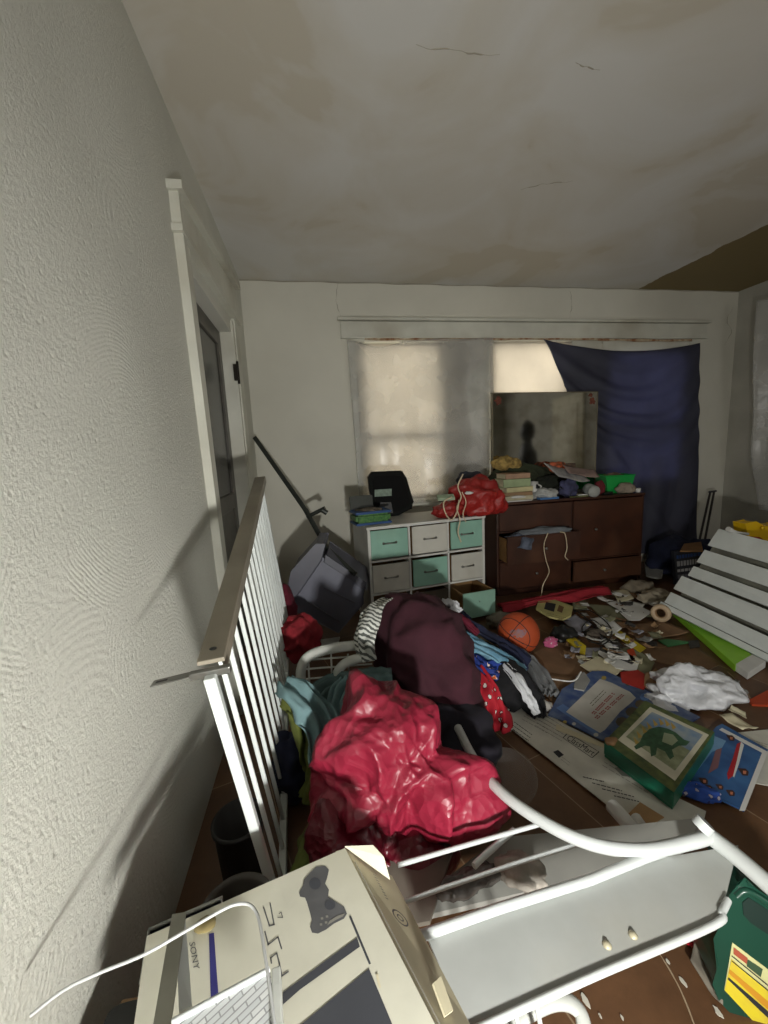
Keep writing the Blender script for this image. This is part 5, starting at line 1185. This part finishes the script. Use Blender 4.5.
def textlines(b, z, p0, p1, p2, n, m, w=.0012, cut=.0, seed=0, d=.0009):
    """n rows from p0->p1 direction stepping toward p2, broken like words"""
    rr = random.Random(seed)
    for i in range(n):
        o = (p0[0] + (p2[0] - p0[0]) * i / n, p0[1] + (p2[1] - p0[1]) * i / n); t = 0
        while t < 1:
            l = rr.uniform(.06, .18); a = lerp2((0, 0), (p1[0] - p0[0], p1[1] - p0[1]), t); c = lerp2((0, 0), (p1[0] - p0[0], p1[1] - p0[1]), min(1, t + l))
            line(b, z, (o[0] + a[0], o[1] + a[1]), (o[0] + c[0], o[1] + c[1]), w, m, d); t += l + .03
def pr_news(b, z):
    textlines(b, z, (531, 704), (556, 718), (520, 722), 6, 2, .0016, seed=1)
    textlines(b, z, (545, 712), (572, 728), (533, 728), 6, 2, .0014, seed=2)
    textlines(b, z, (514, 722), (532, 735), (509, 731), 3, 1, .002, seed=3)
    for a, c in (((534, 743), (560, 717)), ((545, 725), (600, 765)), ((600, 765), (692, 826)), ((583, 768), (603, 744))): line(b, z, a, c, .0015, 3)
    # framed masthead
    for a, c in (((563, 738), (568, 733)), ((568, 733), (599, 752)), ((599, 752), (592, 758)), ((592, 758), (563, 738))): line(b, z, a, c, .0016, 1)
    b.quadtext([P(566, 739.5, Z=z), P(592, 756, Z=z), P(596.5, 752, Z=z), P(570, 735, Z=z)], 'ClassMart', 1, Vector((0, 0, .001)))
    pk(b, z, [(553, 752), (558, 750), (564, 755), (559, 758)], 1); textlines(b, z, (562, 757), (570, 763), (560, 762), 2, 2, .0012, seed=4)
    for i, (a, c) in enumerate((((583, 777), (604, 782)), ((592, 783), (622, 791)), ((602, 789), (634, 797)), ((614, 796), (640, 802)))): textlines(b, z, a, c, (a[0], a[1] + 1), 1, 1, .0022, seed=10 + i)
    textlines(b, z, (604, 762), (650, 790), (600, 768), 2, 2, .0014, seed=21)
    pk(b, z, [(614, 768), (624, 766), (640, 772), (638, 778), (622, 776)], 2)
flat([(505, 724), (506, 708), (516, 700), (530, 702), (560, 722), (605, 745), (660, 790), (706, 812), (700, 836), (664, 838), (608, 806), (560, 768), (527, 742)], .010, .003, None, 'newspaper', 'open newspaper page with a framed headline under the green box', 'newspaper', pr_news, [m_news, m_ink, m_nink, mat('paper_fold', (206, 204, 194), .8)])
flat([(720, 735), (768, 730), (790, 745), (790, 790), (762, 785), (735, 780)], .004, .003, None, 'newspaper', 'pale newspaper page showing beyond the blue picture board at the right edge', 'newspaper', lambda b, z: textlines(b, z, (744, 738), (768, 745), (740, 750), 6, 1, .0014, seed=31), [m_news, m_nink])
flat([(508, 712), (500, 700), (512, 692), (530, 696), (528, 704)], .012, .012, m_news, 'newspaper', 'curled white corner of newspaper touching the floral cloth', 'newspaper')
# blue board with white speech panel
m_bb = mat('blue_board', (48, 72, 124), .5, var=.2, vs=20, c2=(96, 112, 140))
def pr_blue(b, z):
    pk(b, z, [(570, 708), (600, 679), (612, 683), (630, 692), (636, 698), (631, 703), (620, 712), (605, 730), (600, 733), (588, 726), (566, 712)], 1)
    b.quadtext([P(594, 713, Z=z), P(617, 694.5, Z=z), P(613, 691.5, Z=z), P(591, 710.5, Z=z)], 'DIE MACHT DER', 2, Vector((0, 0, .0012))) if False else None
    for k, (a, c) in enumerate((((593, 714), (614, 693)), ((596, 718.5), (624, 694)))):
        rr = random.Random(k); t = 0
        while t < .96:
            l = rr.uniform(.035, .06); p0, p1 = lerp2(a, c, t), lerp2(a, c, min(1, t + l)); 
            A_, C_ = P(*p0, Z=z), P(*p1, Z=z); dd = (C_ - A_).normalized(); nn = Vector((-dd.y, dd.x, 0))
            b.poly([A_ - nn * .007, C_ - nn * .007, C_ + nn * .007, A_ + nn * .007], 2, Vector((0, 0, .0012)))
            b.poly([A_ + dd * .002 - nn * .003, C_ - dd * .002 - nn * .003, C_ - dd * .002 + nn * .002, A_ + dd * .002 + nn * .002], 1, Vector((0, 0, .0014))); t += l + (.05 if rr.random() < .3 else .012)
    textlines(b, z, (592, 706), (606, 692), (588, 702), 2, 3, .0016, seed=6)
    for (x, y, s, m) in ((565, 722, 1.6, 4), (574, 724, 1.6, 1), (604, 678, 2, 4), (628, 684, 2, 3), (596, 735, 2, 1), (640, 704, 4, 3), (632, 712, 5, 3), (622, 722, 5, 3), (645, 697, 4, 5)):
        pk(b, z, [(x + s * math.cos(k) * 1.3, y + s * math.sin(k)) for k in [j * PI / 4 for j in range(8)]], m, .0009)
    pk(b, z, [(556, 708), (563, 704), (600, 730), (596, 735)], 5, .0005)
flat([(548, 716), (562, 690), (592, 672), (606, 672), (640, 688), (700, 718), (690, 724), (655, 705), (606, 741), (602, 741), (560, 720)], .016, .006, None, 'picture_board', 'blue board with a white panel and red lettering left of the green box', 'board', pr_blue, [m_bb, mat('pale_panel_print', (196, 194, 186), .5), mat('red_letters', (150, 34, 34), .5), mat('brown_print', (92, 82, 66), .6), mat('yellow_print', (180, 160, 80), .6), mat('sky_blue_print', (92, 124, 176), .5)])
flat([(556, 724), (604, 744), (604, 748), (556, 730)], .013, .002, m_cream, 'picture_board', 'cream edge of a thin board just under the blue board', 'board')
# right blue board with rocket picture
def pr_rocket(b, z):
    pk(b, z, [(722, 728), (768, 752), (745, 811), (739, 811), (762, 753), (719, 730)], 1)
    pk(b, z, [(737, 744), (741, 742), (737, 760), (733, 776), (728, 780), (727, 774), (733, 758)], 2); pk(b, z, [(741, 742), (744, 745), (739, 764), (734, 778), (733, 776), (737, 760)], 1, .0009)
    for i, (x, y, s) in enumerate(((731, 738, 3.2), (744, 772, 4), (720, 787, 3), (731, 793, 3.4), (704, 781, 3.5), (709, 788, 3))):
        pk(b, z, [(x - 1.6 * s, y - s * .9), (x + s * .4, y - s * .8), (x + s * 1.2, y), (x + s, y + s), (x - s * .4, y + s * .9), (x - s, y)], 3, .0009); pk(b, z, [(x - s * .3, y - s * .3), (x + s * .6, y - s * .2), (x + s * .5, y + s * .6), (x - s * .2, y + s * .5)], 4, .0011)
    pk(b, z, [(716, 750), (722, 748), (718, 768), (708, 774), (712, 762)], 5, .0009); pk(b, z, [(712, 735), (726, 741), (722, 748), (712, 752), (706, 760), (698, 770), (706, 748)], 6, .0007)
flat([(716, 728), (722, 725), (768, 751), (744, 812), (700, 791), (680, 792), (676, 782), (690, 760)], .014, .006, None, 'picture_board', 'bright blue picture board with a red rocket right of the green box', 'board', pr_rocket, [mat('rocket_blue', (60, 104, 154), .42, var=.18, vs=9, c2=(40, 72, 120)), m_wpaper, mat('rocket_red', (176, 36, 44), .5), mat('rocket_brown', (70, 44, 40), .5), mat('rocket_skin', (190, 120, 90), .5), mat('rocket_orange', (130, 90, 96), .5), mat('rocket_light', (110, 150, 186), .5)])
simple(blob(P(695, 792, Z=.02), (.07, .03, .018), -25, .01, 20, seed=75, sub=4, z0=.004, crease=.01).build('wrapper', spot_mat('blue_foil_print', (40, 76, 160), (176, 170, 180), (30, 40, 96), 40)), 'crumpled blue foil wrapper by the lower corner of the rocket board', 'wrapper')
# green dinosaur box
zt2 = .085
dq = [(604, 741), (645, 700), (715, 732), (674, 793)]
gbx = thing('game_box', P(640, 790, Z=.02), 'green flat box with a framed picture of a spiny green dinosaur on the lid', 'box')
q = [P(x, y, Z=zt2) for x, y in dq]
qb = [p + Vector((0, 0, -.055)) for p in q]
b = B(); b.hexa([qb[0], qb[3], qb[2], qb[1]], [q[0], q[3], q[2], q[1]])
def dk(pts, m, d=.0008): b.poly([P(x, y, Z=zt2) for x, y in pts], m, Vector((0, 0, d)))
dk([(604.5, 741), (645, 700.5), (714.5, 732), (674, 792.5)], 1, .0004)
dk([(618, 740), (650, 707), (709, 735), (675, 781)], 2)
dk([(626, 737), (652, 712), (703, 735), (675, 771)], 3, .0012)
dk([(626, 737), (640, 724), (690, 751), (675, 771)], 4, .0014)
# dinosaur: body, legs, neck, head, tail; spines along the back
dk([(640, 742), (643, 735), (650, 729), (659, 727), (668, 729), (676, 733), (684, 740), (690, 742), (686, 746), (679, 746), (672, 750), (674, 757), (670, 760), (665, 752), (657, 748), (656, 755), (651, 757), (650, 747), (645, 746), (636, 750), (634, 747)], 5, .0016)
dk([(664, 733), (673, 735), (678, 741), (672, 746), (662, 742)], 7, .0018)
for sx, sy in ((637, 742), (640, 736), (645, 731), (650, 727), (656, 724), (662, 723), (668, 724), (674, 727)): dk([(sx - 1.5, sy + 3), (sx - 3.5, sy - 5), (sx + 2.2, sy + 1)], 6, .0019)
m_gl = [mat('green_box_card', (20, 98, 74), .4, var=.06), mat('box_olive_border', (96, 104, 56), .45, var=.25, vs=30, c2=(60, 74, 44)), mat('box_white_frame', (206, 202, 180), .5), mat('picture_sky', (96, 124, 156), .5, var=.2, vs=20, c2=(140, 150, 150)), mat('picture_ground', (150, 156, 124), .5, var=.2, vs=30, c2=(116, 124, 90)), mat('dino_green', (58, 96, 66), .5, var=.2, vs=60), mat('dino_spine', (176, 146, 70), .5), mat('dino_belly', (150, 160, 130), .5)]
for mm_ in m_gl: mm_.node_tree.nodes['Principled BSDF'].inputs['Coat Weight'].default_value = .15
b.build('lid', m_gl, gbx, bevel=.004)
cen = sum(qb, Vector()) / 4; b = B(); lo = [p.lerp(cen, .02) + Vector((0, 0, -.012)) for p in qb]; b.hexa([lo[0], lo[3], lo[2], lo[1]], [p + Vector((0, 0, .02)) for p in (lo[0], lo[3], lo[2], lo[1])]); b.build('tray', m_gl[0], gbx)
simple(blob(P(611, 741, Z=zt2 + .006), (.02, .012, .008), 0, .005, 30, seed=77, sub=3).build('pebbles', mat('brown_nuts', (140, 106, 70), .6)), 'small brown lumps on the left corner of the dinosaur box', 'pebble')
# white plastic bag
m_wbag = mat('white_thin_plastic', (206, 208, 212), .35, var=.06, crinkle=.5, cs=14)
b = blob(P(694, 686, Z=.05), (.16, .13, .075), -25, .022, 9, seed=79, sub=5, z0=.012, crease=.05, cf=9, lump=.3)
blob(P(668, 697, Z=.02), (.10, .07, .025), 30, .018, 9, seed=80, sub=4, z0=.012, crease=.04, cf=10, lump=.3, b=b)
tag(b.build('plastic_bag', m_wbag), 'crumpled white plastic bag on the floor above the dinosaur box', 'bag')

# many small papers and scraps: (photo outline, z, h, material, name, category, label)
mp = {'w': m_wpaper, 'c': m_cream, 'g': m_greyp, 'k': m_card, 'b': m_black, 'y': mat('yellow_card', (212, 190, 40), .55), 'r': mat('red_card', (176, 46, 36), .55),
      'brn': mat('worn_brown_board', (128, 98, 70), .8, var=.15, vs=8), 'gg': mat('olive_paper', (132, 132, 104), .8, var=.12), 'lav': mat('lavender_grey_paper', (146, 146, 156), .8), 'dg': mat('dark_grey_card', (60, 58, 56), .7), 'o': mat('orange_red_card', (190, 70, 30), .6), 'tg': mat('teal_card', (50, 120, 106), .6), 'grn': mat('green_card', (70, 136, 84), .6)}
scr = [
 ([(528, 655), (560, 640), (580, 646), (612, 662), (592, 690), (556, 704), (538, 690)], .003, .0025, 'brn', 'cardboard', 'cardboard', 'large flattened brown cardboard between the basketball and the blue board'),
 ([(621, 626), (660, 622), (690, 634), (640, 642)], .006, .004, 'brn', 'cardboard', 'cardboard', 'brown cardboard sheet lying left of the tape roll'),
 ([(636, 643), (680, 638), (720, 664), (700, 672), (650, 660)], .004, .003, 'brn', 'cardboard', 'cardboard', 'creased brown cardboard sheet between the white bag and the lime box'),
 ([(600, 652), (632, 646), (655, 662), (648, 676), (618, 668)], .012, .003, 'gg', 'paper_sheet', 'paper', 'olive grey paper lying above the blue board with the white panel'),
 ([(580, 665), (598, 656), (625, 668), (610, 680), (592, 673)], .016, .003, 'c', 'paper_sheet', 'paper', 'cream paper leaf at the top corner of the blue board'),
 ([(597, 652), (612, 645), (640, 660), (636, 672), (616, 668)], .02, .003, 'w', 'paper_sheet', 'paper', 'greyish white paper leaning over the olive paper'),
 ([(620, 672), (638, 670), (650, 677), (644, 690), (622, 682)], .024, .003, 'r', 'leaflet', 'leaflet', 'red and white printed leaflet left of the crumpled white bag'),
 ([(645, 675), (656, 670), (662, 694), (644, 688)], .018, .003, 'k', 'cardboard', 'cardboard', 'small brown card wedge between the red leaflet and the white bag'),
 ([(749, 700), (768, 690), (790, 690), (790, 706), (752, 704)], .01, .012, 'o', 'card', 'card', 'orange-red card with a pale edge at the right side of the floor'),
 ([(564, 637), (568, 633), (586, 646), (585, 653), (580, 652)], .03, .012, 'y', 'stapler', 'box', 'bright yellow narrow block right of the basketball'),
 ([(612, 624), (622, 632), (646, 648), (640, 652), (622, 640), (608, 630)], .02, .004, 'y', 'ruler', 'ruler', 'yellow printed strip left of the brown cardboard sheet'),
 ([(627, 650), (633, 648), (638, 660), (632, 662)], .02, .008, 'o', 'marker', 'marker', 'orange-red marker piece above the olive grey paper'),
 ([(600, 646), (622, 655), (634, 662), (632, 664), (600, 650)], .024, .003, 'dg', 'strip', 'strip', 'thin dark strip pointing at the orange-red marker'),
 ([(562, 622), (575, 616), (592, 626), (578, 636)], .02, .004, 'lav', 'paper_sheet', 'paper', 'lavender grey paper above the yellow block'),
 ([(590, 620), (606, 616), (622, 630), (608, 638)], .022, .004, 'w', 'paper_sheet', 'paper', 'white paper sheet between the looped cables and the yellow strip'),
 ([(600, 640), (618, 642), (619, 648), (606, 646)], .03, .008, 'w', 'tube', 'tube', 'short white plastic piece at the end of the looped cables'),
 ([(584, 648), (600, 648), (596, 656), (586, 656)], .016, .006, 'lav', 'card', 'card', 'small lavender grey card right of the yellow block'),
 ([(572, 600), (585, 599), (587, 608), (574, 608)], .04, .01, 'gg', 'paper_sheet', 'paper', 'small olive card beside the printed cream carton under the dresser'),
 ([(588, 604), (612, 606), (640, 616), (622, 624), (600, 616)], .012, .003, 'gg', 'paper_sheet', 'paper', 'long olive paper in front of the red cloth under the dresser'),
 ([(606, 604), (622, 600), (645, 606), (630, 618)], .018, .004, 'w', 'paper_sheet', 'paper', 'white paper at the right of the long olive paper'),
 ([(620, 612), (640, 606), (652, 612), (640, 620), (628, 620)], .03, .004, 'w', 'paper_sheet', 'paper', 'folded white paper touching the left of the tape roll'),
 ([(622, 588), (640, 584), (650, 592), (636, 600)], .02, .004, 'k', 'cardboard', 'cardboard', 'tan cardboard piece by the right foot of the dresser'),
 ([(612, 592), (626, 590), (634, 600), (618, 604)], .026, .004, 'c', 'paper_sheet', 'paper', 'cream paper piece beside the tan cardboard by the dresser foot'),
 ([(636, 596), (656, 592), (668, 600), (652, 606)], .03, .004, 'w', 'paper_sheet', 'paper', 'white paper at the left corner of the slatted panel'),
 ([(644, 560), (664, 562), (662, 580), (646, 578)], .05, .004, 'g', 'folder', 'folder', 'grey folder standing in the shade between dresser and magazines'),
 ([(656, 548), (668, 548), (670, 560), (655, 560)], .10, .01, 'tg', 'card', 'card', 'teal card in the shade right of the dresser'),
 ([(658, 640), (668, 639), (690, 642), (668, 646)], .016, .006, 'grn', 'toothbrush', 'strip', 'green thin strip lying on the creased brown cardboard'),
 ([(688, 641), (698, 640), (700, 645), (690, 647)], .016, .012, 'dg', 'plug', 'plug', 'dark small lump at the end of the green strip'),
 ([(576, 676), (584, 672), (590, 680), (584, 690), (574, 688)], .03, .01, 'g', 'cellophane', 'wrapper', 'grey film scrap on the top left corner of the blue board'),
]
for i, (px, z, h, m, nm, cat, lab) in enumerate(scr):
    q = [P(x, y, Z=z) for x, y in px]
    if h < .0045 and len(px) == 4:
        o = sheet([q[3], q[2], q[1], q[0]], curl=.006, seed=i, n=12).build(nm, mp[m], solid=.0015)
    else:
        q = [p + Vector((0, 0, -z * .9)) if False else p for p in q]
        o = B().prism([p - Vector((0, 0, h)) for p in q], (0, 0, h)).build(nm, mp[m], bevel=.001 if h > .005 else 0)
    tag(o, lab, cat)
rr = random.Random(11)
for i in range(84):
    px, py = rr.uniform(560, 660), rr.uniform(590, 664)
    if i > 74: px, py = rr.uniform(690, 765), rr.uniform(678, 728)
    c = P(px, py, Z=.008 + .03 * rr.random()); w_, h_, a_ = rr.uniform(.012, .06), rr.uniform(.008, .035), rr.uniform(0, 3)
    ux = Vector((math.cos(a_), math.sin(a_), 0)); uy = Vector((-math.sin(a_), math.cos(a_), rr.uniform(-.2, .2)))
    b = sheet([c - ux * w_ - uy * h_, c + ux * w_ * rr.uniform(.6, 1) - uy * h_, c + ux * w_ + uy * h_ * rr.uniform(.5, 1), c - ux * w_ * rr.uniform(.6, 1) + uy * h_], curl=.008, seed=i, n=5)
    if i <= 74: tag(b.build('paper_scrap', mp[rr.choice(['w', 'c', 'g', 'k', 'brn', 'lav', 'gg', 'dg', 'w'])], solid=.001), 'small torn paper scrap among the litter between the dresser and the blue board', 'paper', 'paper scraps by the dresser')
    else: tag(b.build('paper_scrap', mp[rr.choice('kkcg')], solid=.001), 'small tan scrap on the floor right of the white bag', 'paper', 'scraps right of the white bag')
# printed cream carton by dresser
def pr_c(b, z):
    pk(b, z, [(546, 602), (556, 604), (554, 612), (544, 609)], 1); pk(b, z, [(559, 605), (564, 607), (562, 613), (557, 611)], 2)
    textlines(b, z, (547, 613), (566, 618), (545, 617), 2, 1, .002, seed=3)
flat([(540, 597), (545, 598), (573, 608), (571, 617), (563, 621), (549, 618), (536, 610)], .05, .014, None, 'carton', 'cream printed flat carton under the front of the dresser, where the cord ends', 'box', pr_c, [mat('cream_yellow_card', (186, 178, 118), .7, var=.1), m_ink, mat('brown_ink', (110, 80, 50), .7)])
cl(pz((500, 606, .05), (525, 602, .06), (550, 597, .07), (580, 592, .08), (606, 588, .07)), [.05, .06, .07, .09, .06], mat('wine_red_cloth', (150, 28, 42), .88, var=.15), 'wine red cloth lying along the bottom of the dresser', 30, fold=.016)
simple(blob(P(563, 634, Z=.035) , (.07, .05, .04), -20, .012, 12, seed=81, sub=4, z0=.004).build('glove', m_black), 'black crumpled glove right behind the basketball', 'glove')
simple(blob(P(551, 642, Z=.025), (.045, .03, .02), 20, .008, 20, seed=82, sub=4, z0=.004).build('sachet', spot_mat('pink_floral_print', (190, 90, 130), (226, 214, 214), (150, 60, 100), 60)), 'pink and white patterned sachet just right of the basketball', 'sachet')
simple(blob(P(500, 620, Z=.04), (.09, .06, .04), 0, .014, 12, seed=83, sub=4, z0=.004, crease=.02).build('crumpled_paper', mat('grey_tan_paper', (128, 122, 108), .8, var=.15, crinkle=.3)), 'grey-tan crumpled paper between the drawer and the basketball', 'paper')
simple(blob(P(640, 588, Z=.05), (.12, .08, .05), 0, .02, 10, seed=84, sub=4, z0=.03, crease=.03).build('crumpled_paper', mat('warm_grey_paper', (140, 130, 112), .8, var=.15, crinkle=.3)), 'warm grey crumpled paper at the right front foot of the dresser', 'paper')
simple(blob(P(655, 597, Z=.05), (.14, .07, .035), 10, .02, 10, seed=85, sub=4, z0=.02, crease=.03).build('crumpled_paper', mat('pale_tan_paper', (170, 160, 140), .8, var=.12, crinkle=.3)), 'pale tan crumpled paper just left of the slatted panel', 'paper')
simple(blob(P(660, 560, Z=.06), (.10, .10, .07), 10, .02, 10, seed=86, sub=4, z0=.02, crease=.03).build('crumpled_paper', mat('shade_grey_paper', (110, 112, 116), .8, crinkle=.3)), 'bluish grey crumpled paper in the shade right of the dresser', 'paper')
# loose looped cables
for i, (pts, r_, lab) in enumerate([
  ([(574, 612), (588, 610), (604, 620), (612, 632), (604, 644), (590, 640), (582, 628), (592, 620), (604, 628)], .004, 'dark cable looping in circles over the papers near the yellow block'),
  ([(560, 606), (578, 612), (592, 624), (600, 634), (612, 642)], .004, 'dark straight cable crossing from the cream carton to the white papers'),
  ([(585, 632), (596, 628), (606, 634), (602, 642), (590, 642), (585, 634)], .003, 'small dark loop of cable beside the white plastic piece')]):
    b = B().tube([P(x, y, Z=.04 + .006 * math.sin(k * 2)) for k, (x, y) in enumerate(pts)], r_, n=60, seg=6); tag(b.build('cable', m_black), lab, 'cable')
simple(blob(P(597, 634, Z=.022), (.07, .05, .018), 0, .008, 16, seed=87, sub=4, z0=.004).build('wire_tangle', mat('brown_grey_tangle', (96, 86, 76), .8, var=.3, vs=40)), 'brown-grey tangle under the looping dark cable', 'wires')
simple(B().tube([P(551, 679, Z=.03), P(573, 681, Z=.03), P(581, 672, Z=.04)], .004, n=14, seg=6).build('straw', m_wpaper), 'thin white straw pointing at the grey film scrap', 'straw')
simple(B().tube([P(728, 672, Z=.01), P(745, 690, Z=.01), P(750, 698, Z=.01)], .003, n=12, seg=6).build('twig', mat('tan_twig', (150, 124, 96), .8)), 'thin tan twig on the cardboard right of the white bag', 'twig')
simple(blob(P(546, 706, Z=.015), (.03, .025, .014), 0, .008, 20, seed=88, sub=3, z0=.004).build('wrapper', spot_mat('white_black_print', (190, 186, 180), (80, 60, 60), (150, 110, 90), 60)), 'small white printed wrapper on the left tip of the blue board', 'wrapper')
# magazines leaning near the slatted panel
mgz = thing('magazine_stack', P(690, 585, Z=.0), 'dark magazine with white and blue lettering in the shade by the slatted panel', 'magazine')
q = [P(676, 588, Y=2.75), P(700, 584, Y=2.75), P(701, 548, Y=2.85), P(674, 552, Y=2.85)]
for p in q: p.z = max(p.z, .005)
b = B(); b.prism(q, (0, .03, 0)); 
def qp(u, v, d=-.001): return q[0].lerp(q[1], u).lerp(q[3].lerp(q[2], u), v) + Vector((0, d, 0))
rr = random.Random(4)
for row, (v0, v1, m_) in enumerate(((.78, .88, 2), (.55, .70, 1), (.38, .46, 1), (.18, .30, 3))):
    u = .08
    while u < .9:
        w_ = rr.uniform(.06, .13); b.add([qp(u, v0), qp(u + w_, v0), qp(u + w_, v1), qp(u, v1)], [(0, 1, 2, 3)], m_); u += w_ + .03
b.build('cover', [mat('dark_cover', (44, 46, 54), .4), mat('cover_white', (190, 190, 190), .5), mat('cover_blue', (50, 90, 160), .5), mat('cover_grey', (110, 110, 116), .5)], mgz)
simple(slab([P(680, 552, Z=.30), P(703, 552, Z=.30), P(701, 543, Z=.30), P(684, 545, Z=.30)], .012, mat('tan_orange_card', (150, 110, 66), .7), 'card'), 'tan card lying over the top of the dark magazine', 'card')

# ================================================================== light, camera, view
def light(name, kind, loc, power, color=(1, 1, 1), **kw):
    d = bpy.data.lights.new(name, kind); d.energy = power; d.color = color
    for k, v in kw.items(): setattr(d, k, v)
    o = bpy.data.objects.new(name, d); col.objects.link(o); o.location = loc; return o
def aim(o, to): o.rotation_euler = (Vector(to) - o.location).to_track_quat('-Z', 'Y').to_euler()
LP = Vector((.20, -.35, .67))
spot = light('work_lamp_beam', 'SPOT', LP, 135, (1, .985, .93), spot_size=math.radians(150), spot_blend=1.0, shadow_soft_size=.045); aim(spot, (.5, 3.0, 1.0))
wide = light('work_lamp_spill', 'POINT', LP + Vector((0, 0, .0)), 7, (1, .985, .93), shadow_soft_size=.045)
day = light('daylight', 'AREA', (2.0, 4.4, 1.6), 270, (1, .97, .92), shape='RECTANGLE', size=4.4, size_y=2.2); aim(day, (2.0, 3.4, 1.5))
back = light('back_fill', 'AREA', (2.2, -1.5, 1.5), 20, (1, .98, .93), shape='RECTANGLE', size=.9, size_y=1.9); aim(back, (2.6, 1.5, 1.2))  # added fill with no source there, lifts the mirror's view and the shadows
wo = bpy.data.worlds.new('World'); bpy.context.scene.world = wo; wo.use_nodes = True
wo.node_tree.nodes['Background'].inputs['Color'].default_value = (.75, .8, .85, 1); wo.node_tree.nodes['Background'].inputs['Strength'].default_value = .6

cd = bpy.data.cameras.new('Camera'); cam = bpy.data.objects.new('Camera', cd); col.objects.link(cam)
cam.matrix_world = Matrix.Translation(CAM) @ M.to_4x4()
cd.sensor_fit = 'VERTICAL'; cd.sensor_height = 36; cd.lens = 36 * F / 1024; cd.clip_start = .02
sc = bpy.context.scene; sc.camera = cam
sc.view_settings.view_transform = 'Standard'; sc.view_settings.look = 'None'; sc.view_settings.gamma = 1; sc.view_settings.use_curve_mapping = False
sc.view_settings.exposure = -0.22
